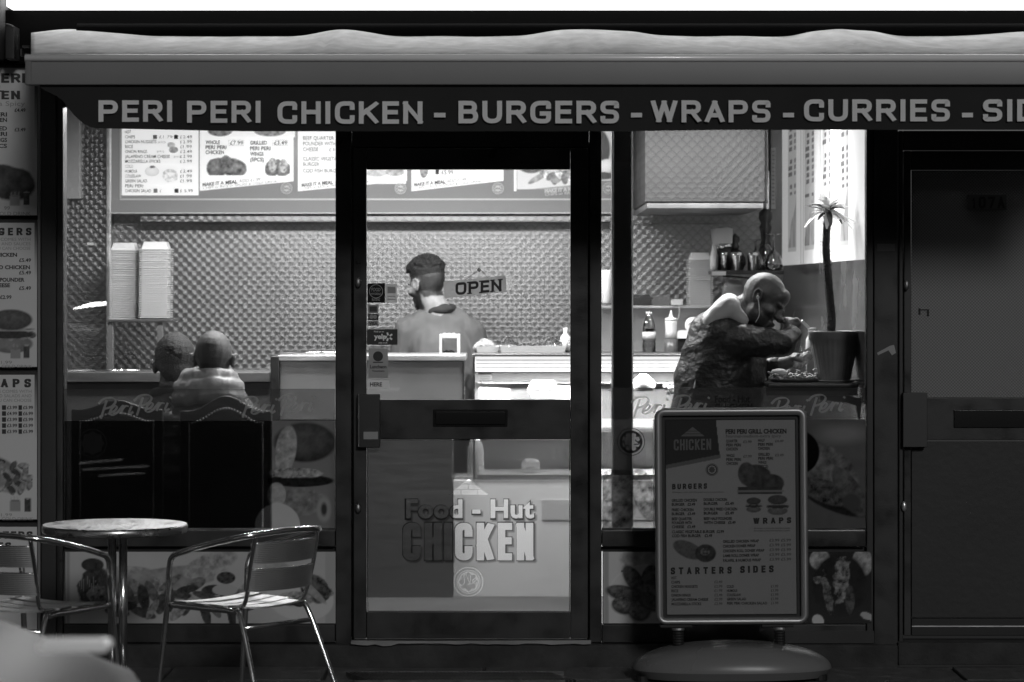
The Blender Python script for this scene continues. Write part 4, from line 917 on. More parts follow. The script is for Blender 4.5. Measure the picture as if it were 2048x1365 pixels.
def meal(x, y, k=1.): 
    tx(b, 'MAKE IT A', x, x+43*k, y, y+7, YT, .05, rise=-4); tx(a, 'MEAL', x+46*k, x+70*k, y-4, y+3, YT, .04, rise=-2); tx(b, 'ADD £1.99', x+73*k, x+116*k, y-6.5, y, YT, .0, rise=-4)
    tx(b, 'CHIPS or RICE or SALAD & COLD DRINK', x+1, x+150*k, y+8.5, y+13, YT, .0, rise=-14)
meal(405, 366); meal(603, 367, .9); meal(828, 366, .9)
for i, s in enumerate(('BEEF QUARTER', 'POUNDER WITH', 'CHEESE')): tx(b if i != 5 else a, s, 606, 606+(62, 65, 31)[i], 272.5+i*11.3, 280+i*11.3, YT, .012)
tx(b, '£3.49', 658, 684, 296, 303, YT); tx(b, 'CLASSIC VEGETABLE', 606, 688, 314, 321.5, YT, .012); tx(b, 'BURGER', 606, 639, 325, 332.5, YT, .012); tx(b, 'COD FISH BURGER', 606, 682, 338, 345.5, YT, .012)
a.pbox(871, 878, 338, 349, YT, YT+.0005); tx(a, '£5.99', 883, 906, 341, 349, YT)
tx(c, 'MAKE IT A MEAL', 1089, 1160, 378, 386, YT, .07, rise=-5); tx(c, 'CHIPS or RICE or SALAD', 1090, 1190, 387, 392, YT, .02, rise=-7)
for x in (573, 801, 996, 1217):
    ring(c, x, 377, 11.6, 10.3, YT); ring(c, x, 377, 8.8, 8.0, YT); star(c, x, 377, 7.5, 5.6, YT); 
d_ = MB()
for x in (573, 801, 996, 1217): tx(d_, 'HALAL', x-5, x+5, 375, 379, YT-.001, .02)
a.build('lettering', M['ink'], MBD); b.build('small_print', M['ink_mid'], MBD); c.build('white_lettering', M['ink_white'], MBD); d_.build('emblem_lettering', M['ink'], MBD)
def pic(x0, x1, y0, y1, bg, paint, step=1.3): p = Pic(x0, x1, y0, y1, bg, step); paint(p); p.build('food_picture', M['print_lit'], MBD, YT+.0012)
pic(412, 494, 308, 351, .85, lambda p: (roast(p, 410, 496, 306, 356, .12, 3), p.ell(430, 312, 5, 4, .8)))
pic(530, 580, 315, 352, .85, lambda p: (roast(p, 528, 582, 314, 354, .12, 8), p.ell(545, 330, 9, 15, .3, tex=1.4, tsc=4), p.ell(567, 332, 9, 15, .35, tex=1.4, tsc=4)))
pic(335, 358, 283, 308, .85, lambda p: (p.ell(342, 290, 9, 6, .4, tex=.6, tsc=4), p.ell(347, 300, 10, 7, .25, tex=.9, tsc=4)), 1)
pic(288, 358, 330, 370, .85, lambda p: (p.ell(304, 343, 16, 11, .72, shade=.2), p.ell(305, 334, 6, 3, .2, tex=1), p.ell(340, 352, 18, 15, .62, tex=.7, tsc=4)), 1)
pic(412, 590, 252, 275, .8, lambda p: (p.ell(440, 262, 26, 12, .12, tex=1, tsc=5), p.ell(540, 262, 34, 12, .14, tex=1, tsc=5)))
pic(733, 812, 330, 368, .8, lambda p: (p.ell(752, 346, 24, 8, .5, tex=.4, tsc=6), p.ell(790, 344, 20, 9, .42, tex=.6, tsc=6)))
pic(834, 862, 330, 360, .82, lambda p: p.ell(848, 342, 9, 15, .28, tex=.9, tsc=5, wob=.2))
pic(1034, 1150, 300, 379, .62, lambda p: (p._mix(np.clip((p.Y-(383-(p.X-1034)*.1)+2)/1, 0, 1), .3), p.ell(1062, 330, 28, 18, .08, tex=.6), p.ell(1076, 356, 24, 6, .3, ang=-30, tex=.7), [p.ell(1090+i*9 % 60, 345+(i*7 % 16), 12, 7, (.25, .6, .15)[i % 3], ang=i*40 % 180, tex=.8, tsc=4) for i in range(14)]))
pic(1180, 1222, 262, 362, .5, lambda p: (p.ell(1196, 300, 26, 44, .02, tex=.3), p.ell(1190, 296, 10, 20, .3, ang=20), p.ell(1212, 334, 20, 16, .7, ang=-20, shade=.4), p.ell(1205, 352, 26, 8, .05)))

# wall fittings
m = MB(); m.pbox(280, 1222, 432, 444, 3.06, BW_Y-.002); tag(m.build('wall_ledge', M['wall_steel'], bevel=.002), 'thin steel ledge on the back wall just under the menu board', 'ledge')
m = MB(); m.pbox(228, 1560, 446, 449.5, BW_Y-.02, BW_Y-.002); tag(m.build('wall_trim', M['steel_dark']), 'dark sealed seam strip across the back wall under the ledge', 'trim')
m = MB(); m.pbox(213, 221, 150, 770, 2.92, 2.96); tag(m.build('corner_trim', M['steel'], bevel=.003), 'vertical metal corner trim at the left end of the back wall', 'trim')
m = MB(); m.pbox(1129, 1130.5, 446, 720, BW_Y-.006, BW_Y-.002); tag(m.build('panel_seam', M['steel_dark']), 'vertical seam where two steel wall sheets meet', 'seam')
m = MB(); m.pbox(131, 160, 150, 398, 2.88, 2.948); tag(m.build('wall_box', mat('pale_box', .5, .5), bevel=.004), 'tall pale flat box on the steel panel at the far left', 'wall box')
m = MB(); m.pbox(174, 187, 485.5, 491, 2.94, 2.949); tag(m.build('wall_label', M['ink_white']), 'small white label on the steel panel left of the takeaway boxes', 'label')

# ------------------------------------------------------------------ extraction box, steel column, right-hand wall display
HY = 1.7; D1 = D0+HY
hx0, hx1, hz = PX(1290, HY), PX(1531, HY), PZ(405, HY)
EH = thing('extraction_box', 'big steel extractor box hanging above the right end of the counter', 'extractor hood', (hx0, HY, hz))
m = MB(); m.box(hx0, hx1, HY, 3.06, hz, 2.615); m.build('casing', M['hood_steel'], EH, bevel=.006)
m = MB(); m.box(hx0+.01, hx1-.01, HY+.01, 3.05, hz-.03, hz-.001); m.build('underside_lip', M['steel_dark'], EH, bevel=.003)
m = MB(); m.tube([(hx1+.005, HY, 2.5), (hx1+.01, HY-.005, 2.2), (hx1+.004, HY, 2.08), (hx1+.008, HY, 2.02)], .004, 6, smooth_path=4); m.build('cable', M['cable'], EH)
m = MB(); m.pbox(1541, 1564, 150, 541, 2.75, 2.9); tag(m.build('corner_column', mat('column_steel', .16, .35, .6, var=.2), bevel=.003), 'dark steel column beside the extractor box', 'column')
t = thing('ticket_strip', 'narrow pale printed strip on the dark steel column', 'strip', P(1547, 420, 2.74)); m = MB(); m.pbox(1542, 1551, 296, 418, 2.742, 2.748); m.build('strip', M['ink_light'], t)
m = MB(); [m.pbox(1544, 1549, y, y+3, 2.740, 2.7415) for y in range(302, 412, 8)]; m.build('lettering', M['ink_mid'], t)
m = MB(); m.pbox(1533, 1538, 343, 418, 2.6, 2.62); tag(m.build('steel_strip', M['alu']), 'thin bright metal strip hanging beside the extractor box', 'strip')
cx0, cx1 = PX(1227, .25), PX(1264, .25)
IC = thing('window_column', 'black square column just inside the right window', 'column', (cx0, .25, .1))
m = MB(); m.box(cx0, cx1, .25, .33, .1, 2.62); m.build('shaft', M['black'], IC, bevel=.006)
m = MB(); m.box(cx0-.008, cx0-.001, .27, .30, .1, 2.62); m.box(cx1+.001, cx1+.006, .27, .30, .1, 2.62); m.build('edge_strip', M['alu'], IC)
# menus on the right wall
WM = thing('wall_menu', 'white sheet of narrow menus on the right wall behind the palm', 'menu', (xr(1.5), 1.5, 1.72))
def ypx(px): d = px-1024; return (8544.6-12*d)/(d+105.75)
def wallfn(off):
    def fn(X, Y): return np.stack([XR0+(XR1-XR0)*X/3.2-off, X, Y], -1)
    return fn
class WPic(Pic):
    def __init__(s, y0, y1, z0, z1, bg, ny, nz): s.nx, s.ny = ny, nz; s.X, s.Y = np.meshgrid(np.linspace(y1, y0, ny), np.linspace(z1, z0, nz)); s.c = np.full(s.X.shape, bg); s.al = np.ones(s.X.shape)
p = WPic(.06, 3.14, 1.73, 2.6, .8, 220, 160)
def col_menu(pa, pb, kind):
    ya, yb = ypx(pb), ypx(pa); w = yb-ya; k = np.clip((p.X-ya)/.015, 0, 1)*np.clip((yb-p.X)/.015, 0, 1)*(p.Y > 1.8)
    p._mix(k, .5)
    r_ = np.random.RandomState(kind)
    for i in range(16):
        z = 2.5 - i*.033; 
        if r_.rand() > .2 and z > 2.05: p._mix(k*((p.X-ya) > w*.5)*((p.X-ya) < w*(.72+.25*r_.rand()))*(abs(p.Y-z) < .009), .15); p._mix(k*((p.X-ya) < w*.25)*((p.X-ya) > w*.05)*(abs(p.Y-z) < .009), .2)
    tri = (p.Y < 2.02 - .25*(p.X-ya)/w + .12*fbm(p.X*30, p.Y*8, 3, kind))
    p._mix(k*tri*(p.Y > 1.82), np.clip(.08+.5*fbm(p.X*60, p.Y*10, 2, kind+4), 0, 1))
for i, (a_, b_) in enumerate(((1578, 1595), (1611, 1631), (1647, 1664), (1682, 1700))): col_menu(a_, b_, i+2)
for q in (1604, 1609, 1643): p._mix(np.exp(-((p.X-ypx(q))/.012)**2), .35)
p.build('sheet', M['print_wall'], WM, 0, fn=wallfn(.006))

# ------------------------------------------------------------------ counters
CT = thing('steel_counter', 'waist high stainless steel counter behind the door glass', 'counter', P(745, 1300, 1.75)); Y1 = 1.75
m = MB(); m.pbox(555, 931, 711, 722, Y1-.02, Y1+.55); m.build('worktop', M['steel'], CT, bevel=.003)
z0 = .1; m = MB(); m.box(PX(560, Y1), PX(926, Y1), Y1+.001, Y1+.53, PZ(840, Y1), PZ(723, Y1)); m.build('front_panel', M['steel_b'], CT, bevel=.002)
m = MB(); m.box(PX(560, Y1), PX(904, Y1), Y1+.003, Y1+.53, z0, PZ(841, Y1)); m.build('lower_panel', M['wood_dark'], CT)
m = MB(); m.pbox(925, 929, 723, 840, Y1-.006, Y1+.02); m.build('edge_trim', M['chrome'], CT); m = MB(); m.tube([P(566, 706, 1.9), P(700, 706, 1.9)], .006, 8); m.build('rail', M['chrome'], CT, smooth=True)
m = MB(); m.pbox(541, 558, 713, 1290, Y1-.03, Y1+.06); m.build('end_post', M['frame'], CT, bevel=.004)
LC = thing('low_counter', 'dark wooden counter flap along the left side of the shop', 'counter', P(330, 1300, 1.9))
m = MB(); m.pbox(120, 540, 745, 765, 1.9, 2.4); m.build('flap', mat('varnished_counter', .1, .3, var=.3, vscale=4, stretch=(1, 9, 9)), LC, bevel=.004); m = MB(); m.pbox(120, 540, 766, 1290, 1.93, 2.36); m.build('front_panel', mat('counter_panel', .12, .5, var=.2), LC)
for a_, b_ in ((128, 240), (262, 305)):
    pass
m = MB(); m.tube([P(135, 742, 2.05), P(280, 741, 2.05)], .006, 8); tag(m.build('metal_rod', M['chrome'], smooth=True), 'thin metal rod lying along the low counter', 'rod')
# display case
Y2 = 1.8
DC = thing('display_case', 'brightly lit glass display case right of the steel counter', 'display case', P(1180, 1300, Y2))
m = MB(); m.pbox(944, 1440, 708.5, 713, Y2-.03, Y2+.6); m.build('top', M['steel_dark'], DC, bevel=.002)
cl = MB().pbox(950, 1438, 714, 744, Y2-.01, Y2+.03).build('light_box', M['case_lamp'], DC, bevel=.003)
m = MB(); [m.pbox(952, 1436, y, y+1.2, Y2-.0115, Y2-.0105) for y in (720, 727, 735)]; m.build('light_slot', M['alu'], DC)
cg = bpy.data.lights.new('case_glow', 'AREA'); cg.shape = 'RECTANGLE'; cg.size = 1.15; cg.size_y = .12; cg.energy = 26
cgo = bpy.data.objects.new('case_glow', cg); col.objects.link(cgo); cgo.parent = DC; cgo.location = Vector((PX(1190, Y2), Y2+.14, PZ(747, Y2))) - BASE[DC.name]
m = MB(); m.pbox(946, 1438, 744.5, 746, Y2-.012, Y2+.02); m.build('rail', M['chrome'], DC)
MB().pbox(950, 1438, 747, 960, Y2-.004, Y2).build('front_glass', M['glass_case'], DC)
m = MB(); m.pbox(906, 1438, 961, 1290, Y2, Y2+.58); m.build('base_panel', mat('case_base', .9, .5), DC, bevel=.004)
m = MB(); m.pbox(946, 1438, 747, 961, Y2+.52, Y2+.58); m.build('rear_panel', mat('case_back', .8, .4), DC)
m = MB(); m.pbox(956, 1432, 765, 767, Y2+.38, Y2+.5); m.build('shelf', M['alu'], DC)
m = MB(); m.pbox(946, 950, 714, 960, Y2-.008, Y2+.02); m.build('corner_trim', M['chrome'], DC)
m = MB(); q = P(970, 752, Y2-.008); m.prism([(q.x+.036*math.cos(math.pi/8+i*math.pi/4), q.z+.036*math.sin(math.pi/8+i*math.pi/4)) for i in range(8)], Y2-.0075, Y2-.0055); hg = m.build('badge', M['paper'], DC); m = MB(); [m.pbox(960, 980, y, y+1.4, Y2-.0085, Y2-.0078) for y in (744, 748, 752, 756, 760)]; m.build('lettering', M['ink_light'], hg)
m = MB(); m.pbox(956, 1432, 858, 864, Y2+.34, Y2+.5); m.build('shelf', M['alu'], DC)
m = MB(); m.pbox(956, 1434, 950, 960, Y2+.02, Y2+.5); m.build('case_floor', M['white'], DC); m = MB(); m.pbox(1085, 1430, 1000, 1040, Y2-.004, Y2-.0005); m.build('vent_panel', mat('vent_panel', .6, .5), DC)
def tray_mesh(w, d, h, fl=.0035):
    m = MB(); a, b = w/2, d/2; ti = .022
    r0 = [(-a, -b), (a, -b), (a, b), (-a, b)]; r1 = [(-a+.011, -b+.011), (a-.011, -b+.011), (a-.011, b-.011), (-a+.011, b-.011)]; r2 = [(-a+ti, -b+ti), (a-ti, -b+ti), (a-ti, b-ti), (-a+ti, b-ti)]
    vs = [(x, y, 0) for x, y in r0] + [(x, y, fl) for x, y in r0] + [(x, y, fl+.0005) for x, y in r1] + [(x, y, h) for x, y in r2]
    fs = [(3,2,1,0)] + [(l*4+i, l*4+(i+1) % 4, l*4+4+(i+1) % 4, l*4+4+i) for l in range(3) for i in range(4)] + [(12,13,14,15)]
    m.add(vs, fs); return m
def styro_stack(px0, px1, pyb, pyt, Y, n, label, group, d=.16, lean=0.):
    w = (px1-px0)*S(Y); base = P((px0+px1)/2, pyb, Y+d/2); H = (pyb-pyt)*S(Y); lidh = .04; pitch = (H-lidh)/n
    me = None
    for i in range(n):
        if me is None: o = tray_mesh(w, d, lidh).build('takeaway_box', M['foam'], base=(0, 0, 0)); me = o.data
        else: o = bpy.data.objects.new('takeaway_box', me); col.objects.link(o)
        o.location = base + Vector((random.uniform(-.0012, .0012) + lean*i/n, random.uniform(-.001, .001), i*pitch)); tag(o, ('topmost ' if i == n-1 else ('lowest ' if i == 0 else '')) + label, 'takeaway box', group)
styro_stack(222, 279, 638, 481, 2.55, 31, 'white polystyrene takeaway box in the left column on the metal shelf', 'takeaway boxes in the left column')
styro_stack(281, 342, 640, 479, 2.5, 32, 'white polystyrene takeaway box in the right column on the metal shelf', 'takeaway boxes in the column next to it', lean=.004)
styro_stack(1374, 1424, 612, 501, 2.72, 22, 'white polystyrene takeaway box in the stack behind the eating man', 'takeaway boxes stacked behind the eating man')
styro_stack(1442, 1488, 612, 556, 2.74, 11, 'white polystyrene takeaway box in the short stack under the jar shelf', 'takeaway boxes under the jar shelf')
SH = thing('metal_rack', 'square tube rack carrying two tall columns of takeaway boxes', 'rack', P(270, 745, 2.6))
m = MB(); m.pbox(214, 346, 638.5, 644, 2.5, 2.75); m.build('shelf', M['steel_dark'], SH, bevel=.002)
for a_ in (215, 314): m = MB(); m.pbox(a_, a_+11, 644.5, 745, 2.52, 2.56); m.build('leg', mat('rack_leg', .3, .4, .7), SH, bevel=.002)
# overshelf and riser behind the display case
OS2 = thing('overshelf', 'steel shelf and riser above the back of the display case', 'shelf', P(1330, 708, 2.4))
m = MB(); m.pbox(1200, 1560, 612, 617, 2.55, 3.0); m.build('shelf', M['steel'], OS2, bevel=.002); m = MB(); m.pbox(1200, 1560, 617.5, 709, 2.62, 2.66); m.build('riser_panel', mat('riser_steel', .5, .4, 1., var=.1, vscale=3), OS2)
def lathe_thing(name, label, cat, px, pyb, Y, prof, mt, group=None, parts=(), n=24, k=1.):
    b_ = P(px, pyb, Y); t = thing(name, label, cat, b_, group); s = S(Y)*k
    for i, (nm, pr, mm) in enumerate([('body', prof, mt)] + list(parts)): m = MB(); m.lathe([(r*s, z*s) for r, z in pr], b_, n); m.build(nm, mm, t, smooth=True)
    return t
bottle = lathe_thing('water_bottle', 'clear water bottle standing on the lit display case', 'bottle', 1298, 708, 2.2, [(12,0),(13.5,3),(13.5,22),(12.5,25),(13.5,28),(13.5,48),(13,56),(10,68),(6,76),(5.5,79)], M['glassware'], parts=[('label', [(13.8,28),(13.8,44)], mat('bottle_label', .6, .5)), ('cap', [(6.3,78),(6.3,83),(6,84),(0,84)], M['white']), ('water', [(0,.8),(12.3,1.2),(12.3,50),(0,50)], M['glassware'])])
lathe_thing('squeeze_bottle', 'nozzle sauce bottle beside the water bottle', 'bottle', 1342, 708, 2.2, [(13,0),(14,3),(13,30)], M['sauce'], parts=[('upper_body', [(13,30.2),(11.5,45),(12,62),(12,66)], M['clearplastic']), ('nozzle', [(12.5,66),(12.5,71),(5,73),(3,78),(1.2,87),(0,87)], M['white'])])
t = thing('paper_roll', 'white kitchen paper roll lying on its side behind the man', 'paper roll', P(1385, 664, 2.25)); q = P(1383, 651, 2.2); m = MB(); m.tube([q, q+Vector((.12, .16, .004))], .040, 24, cap=False); m.tube([q, q+Vector((.12, .16, .004))], .017, 16, cap=False)
dirv = Vector((.12, .16, .004)).normalized(); aa = dirv.cross(Vector((0, 0, 1))).normalized(); bb = dirv.cross(aa); vs = [q+(aa*math.cos(i*math.pi/12)+bb*math.sin(i*math.pi/12))*r for r in (.017, .040) for i in range(24)]
m.add(vs, [(i, (i+1) % 24, 24+(i+1) % 24, 24+i) for i in range(24)]); m.build('roll', M['paper'], t, smooth=False)
m = MB(); q0 = P(1356, 708, 2.2); m.prism([(PX(1356, 2.2), PZ(708, 2.2)), (PX(1420, 2.2), PZ(708, 2.2)), (PX(1420, 2.2), PZ(655, 2.2)), (PX(1400, 2.2), PZ(664, 2.2)), (PX(1356, 2.2), PZ(678, 2.2))], 2.2, 2.45); tag(m.build('roll_holder', M['black'], bevel=.003), 'black slanted holder under the paper roll', 'holder')
m = MB(); [m.pbox(1354+i*2, 1372+i*2, 664-i*1.5, 677, 2.19-.004*i, 2.192-.004*i) for i in range(3)]; tag(m.build('paper_slips', M['paper']), 'loose white slips tucked in front of the black holder', 'paper')
for i in range(7):
    m = MB(); m.pbox(1266 + random.uniform(-2, 2), 1302+random.uniform(-2, 3), 590+i*3.1, 592.6+i*3.1, 2.58, 2.8); tag(m.build('folded_leaflet', mat('leaflet_dark', .05, .4), bevel=.001), ('lowest dark folded leaflet beside the column', 'second lowest dark leaflet in the pile beside the column', 'third lowest dark leaflet in the pile beside the column', 'middle dark leaflet in the pile beside the column', 'third dark leaflet from the top of the pile beside the column', 'second dark leaflet from the top of the pile beside the column', 'topmost dark leaflet in the pile beside the column')[6-i], 'leaflet', 'dark leaflets on the overshelf')
for i in range(6):
    m = MB(); m.pbox(1304 + random.uniform(-2, 2), 1339+random.uniform(-2, 3), 593+i*3.1, 595.6+i*3.1, 2.57, 2.8); tag(m.build('folded_leaflet', mat('leaflet_grey', .2, .4), bevel=.001), ('topmost grey leaflet in the pile beside the charger', 'second grey leaflet from the top of the pile beside the charger', 'third grey leaflet from the top of the pile beside the charger', 'third lowest grey leaflet beside the charger', 'second lowest grey leaflet beside the charger', 'lowest grey leaflet beside the charger')[i], 'leaflet', 'grey leaflets on the overshelf')
t = thing('charger', 'white plug charger with hanging cable on the overshelf', 'charger', P(1354, 612, 2.56)); MB().pbox(1343, 1366, 599, 611.5, 2.54, 2.6).build('plug', M['white'], t, bevel=.004); m = MB(); m.tube([P(1358, 611, 2.54), P(1359, 625, 2.53), P(1356, 640, 2.53)], .0022, 6, smooth_path=4); m.build('cable', M['white'], t)
lathe_thing('cup_stack', 'tall white stack of cups glimpsed between door and column', 'cups', 1213, 607, 2.4, [(9,0),(11,2),(11,30),(12,34),(11.5,64),(10,67),(0,67)], M['foam'])
# things on the counter
t = thing('charity_box', 'small white box with a clear window on the steel counter', 'box', P(899, 711, 1.8)); Yc = 1.8
m = MB(); m.pbox(878.5, 884, 669, 710.5, Yc, Yc+.11); m.build('side_wall', M['white'], t, bevel=.002); m = MB(); m.pbox(914, 920, 669, 710.5, Yc, Yc+.11); m.build('side_wall', M['white'], t, bevel=.002)
m = MB(); m.pbox(884.2, 913.8, 669, 677, Yc+.001, Yc+.11); m.build('top_wall', M['white'], t, bevel=.002); m = MB(); m.pbox(884.2, 913.8, 706, 710.5, Yc+.001, Yc+.11); m.build('base', M['white'], t)
m = MB(); m.pbox(884.2, 913.8, 677.2, 705.8, Yc+.1, Yc+.108); m.build('rear_window', M['glass_case'], t); m = MB(); m.pbox(884.2, 913.8, 677.2, 705.8, Yc+.003, Yc+.005); m.build('window', M['glass_case'], t)
m = MB(); [m.ell(P(889+i*4.4, 704-(i % 2)*2, Yc+.05), (.008, .012, .004)) for i in range(5)]; m.build('coins', M['steel_dark'], t)['kind'] = 'stuff'
m = MB(); [m.pbox(886+i*9, 891+i*9, 667, 668.8, Yc+.01, Yc+.1) for i in range(3)]; m.build('lid_ridge', M['white'], t)
def bin_(a, b, c, d, Y, lab, filled):
    t = thing('food_tub', lab, 'tub', P((a+b)/2, d, Y)); x0_, x1_ = PX(a, Y), PX(b, Y); z0_, z1_ = PZ(d, Y), PZ(c, Y)
    m = MB(); r0 = [(x0_+.008, Y+.01), (x1_-.008, Y+.01), (x1_-.008, Y+.2), (x0_+.008, Y+.2)]; r1 = [(x0_, Y), (x1_, Y), (x1_, Y+.21), (x0_, Y+.21)]
    m.add([(x, y, z0_) for x, y in r0] + [(x, y, z1_) for x, y in r1], [(3,2,1,0)] + [(i, (i+1) % 4, 4+(i+1) % 4, 4+i) for i in range(4)]); m.build('tub', M['clearplastic'], t)
    m = MB()
    for i in range(filled): 
        q = P(random.uniform(a+8, b-8), c+1+random.uniform(-3, 3), Y+.1); m.ell(q, (random.uniform(.02, .05), .04, random.uniform(.01, .035)), Matrix.Rotation(random.uniform(-.6, .6), 4, 'Y'), 10, 7)
    o = m.build('filling', M['food'], t, smooth=True); o['kind'] = 'stuff'
bin_(952, 998, 693, 708, 2.1, 'shallow clear tub at the left end of the display case', 6); bin_(1000, 1132, 692, 708, 2.0, 'long clear tub of wrapped food on the display case', 0)
m = MB(); nx_, ny_ = 40, 16; vs = []
for j in range(ny_+1):
    for i in range(nx_+1):
        u, v = i/nx_, j/ny_; x = PX(1003+122*u, 2.05); y_ = 2.03+.14*v; hgt = math.sin(math.pi*v)**.7*(.012+.028*(math.exp(-((u-.1)/.1)**2)+math.exp(-((u-.8)/.14)**2)+.3)) ; vs.append((x, y_, PZ(693, 2.05)+hgt+.006*mnoise.noise(Vector((u*30, v*12, 0)))))
m.add(vs, [(j*(nx_+1)+i, j*(nx_+1)+i+1, (j+1)*(nx_+1)+i+1, (j+1)*(nx_+1)+i) for j in range(ny_) for i in range(nx_)]); tag(m.build('plastic_bag', M['glassware'], smooth=False), 'crumpled clear plastic bag over the long tub', 'bag')
for px_, ww, lab in ((1131, 11, 'white capped bottle at the right edge of the door glass'),): lathe_thing('sauce_bottle', lab, 'bottle', px_, 708, 2.2, [(ww,0),(ww,28),(ww*.9,34),(4,42),(4.5,43),(4.5,52),(0,52)], M['white'], parts=[('label', [(ww+.3,4),(ww+.3,16)], M['ink_mid'])])
lathe_thing('sauce_tub', 'small dark-banded tub in front of the white bottle', 'tub', 1139, 708, 2.12, [(6,0),(6.5,14),(6,22),(0,22)], mat('dark_band', .2, .4))
# inside the display case
def clam(px_, py_, Y, w, h, lab):
    b_ = P(px_, py_, Y); s = S(Y); t = thing('burger_box', lab, 'takeaway box', b_)
    for nm, z0_, sg in (('base', 0, 1), ('lid', h*s/2+.001, -1)):
        a0, a1 = (w*.36*s, w*.5*s) if sg == 1 else (w*.5*s, w*.34*s); z1_ = z0_ + h*s/2; d0 = .07; m = MB()
        vs = [(b_.x+x*a0, b_.y+y*d0, b_.z+z0_) for x, y in ((-1,-1),(1,-1),(1,1),(-1,1))] + [(b_.x+x*a1, b_.y+y*d0, b_.z+z1_) for x, y in ((-1,-1),(1,-1),(1,1),(-1,1))]
        m.add(vs, [(3,2,1,0),(4,5,6,7)] + [(i, (i+1) % 4, 4+(i+1) % 4, 4+i) for i in range(4)]); m.build(nm, M['foam'], t, bevel=.004)
clam(1086, 800, 2.0, 64, 38, 'closed white burger box inside the display case')
m = MB(); m.prism([(PX(957, 2.), PZ(800, 2.)), (PX(1022, 2.), PZ(800, 2.)), (PX(1020, 2.), PZ(779, 2.)), (PX(957, 2.), PZ(776, 2.))], 2.0, 2.12); tag(m.build('paper_pack', M['paper'], bevel=.003), 'white pack of paper at the left inside the display case', 'paper pack')
lathe_thing('salad_tub', 'white round tub at the display case glass beside the column', 'tub', 1287, 782, 1.95, [(22,0),(24,14),(20,22),(10,30),(7,33),(0,33)], M['white'])
m = MB(); [m.ell(P(1332+i*6.5 % 40, 773+(i*5 % 12), 1.95), (.016, .02, .016), None, 10, 7) for i in range(9)]; o = m.build('salad_leaves', M['food'], smooth=True); o['kind'] = 'stuff'; o['label'] = 'mixed salad in the display case left of the eating man'
t = thing('napkin_pack', 'stack of pale napkins lying at the foot of the display case glass', 'napkins', P(1128, 803, 2.0)); m = MB(); m.pbox(1106, 1150, 772, 800, 2.1, 2.2); m.build('pack', M['paper'], t, bevel=.003)

lathe_thing('milk_bottle', 'tall white bottle on the lower shelf of the display case behind the door glass', 'bottle', 951, 950, 1.95, [(15,0),(17,4),(17,50),(12,66),(9,72),(9,84),(0,84)], M['white'])
lathe_thing('round_tub', 'small round white tub on the lower shelf of the display case', 'tub', 1062, 950, 1.95, [(14,0),(18,6),(18,26),(12,32),(0,32)], M['white'])
# ------------------------------------------------------------------ jar shelf
JS = thing('jar_shelf', 'short dark shelf crowded with shakers and glasses', 'shelf', P(1495, 550, 2.5)); YJ = 2.55
m = MB(); m.pbox(1424, 1568, 541.5, 549, YJ-.12, YJ+.16); m.build('board', M['frame_dark'], JS, bevel=.002); m = MB(); m.pbox(1424, 1452, 543, 551, YJ-.13, YJ-.121); m.build('edge_label', M['alu'], JS)
m = MB(); m.tube([P(1445, 552, YJ), P(1500, 557, YJ), P(1545, 562, YJ), P(1558, 580, YJ), P(1560, 612, YJ)], .005, 8, smooth_path=5); m.build('bracket', M['frame_dark'], JS, smooth=True)
def on_shelf(name, lab, cat, px_, dy, prof, mt, parts=(), group=None): return lathe_thing(name, lab, cat, px_, 541.3, YJ+dy, prof, mt, group, parts)
on_shelf('storage_jar', 'dark jar with steel lid holding white napkins', 'jar', 1449, -.02, [(0,0),(15,.5),(15,44)], mat('dark_jar', .04, .15), parts=[('lid', [(15.6,44),(15.6,54),(0,54)], M['chrome'])])
t = thing('napkins', 'white folded napkins standing in the steel-lidded jar', 'napkins', P(1446, 487, YJ-.02)); 
for i, (dx, an) in enumerate(((0, -4), (3, 3), (-3, -8))):
    m = MB(); m.X = Matrix.Translation(P(1444+dx, 473, YJ-.03+.012*i)) @ Matrix.Rotation(R(an), 4, 'Y'); m.box(-.046, .046, -.004, .004, -.042, .042); m.X = None; m.build('napkin', M['paper'], t, bevel=.002)
on_shelf('slim_bottle', 'slim white bottle at the left end of the jar shelf', 'bottle', 1428, -.05, [(0,0),(7,.5),(8,10),(8,28),(5,40),(4,44),(4,52),(0,52)], M['clearplastic'])
on_shelf('shaker', 'small steel shaker in front of the dark jar', 'shaker', 1449, -.1, [(0,0),(6,.5),(6,30),(6.4,30.5),(6.4,36),(0,37)], M['chrome'], group=None)
on_shelf('shaker', 'wide steel shaker in front of the pepper mill', 'shaker', 1473, -.1, [(0,0),(11.5,.5),(11.5,28),(12.1,28.5),(12.1,36),(0,37.5)], M['chrome'])
on_shelf('shaker', 'steel shaker standing alone in the middle of the jar shelf', 'shaker', 1506, -.1, [(0,0),(10.5,.5),(10.5,28),(11,28.5),(11,36),(0,37)], M['chrome'])
on_shelf('glass_jar', 'round dark glass jar topped by a wooden mill', 'jar', 1470, .04, [(0,0),(16,.5),(22,12),(21,26),(14,38),(8,42)], mat('smoked_glass_jar', .05, .08), parts=[('wooden_top', [(7,42),(9,48),(6,53),(10,60),(9,67),(3,71),(2,74),(0,74)], M['grinder'])])
on_shelf('glass_jar', 'ribbed glass jar between the shakers and the upturned glass', 'jar', 1530, .06, [(0,0),(15,.5),(17,14),(15,40),(10,50),(4,54),(0,55)], M['glassware'])
on_shelf('pepper_mill', 'tall dark wooden pepper mill at the back of the shelf', 'pepper mill', 1531, .12, [(0,0),(13,.5),(12,50),(9,58),(10,74),(13,86),(9,94),(14,104),(13,116),(6,123),(0,125)], M['grinder'])
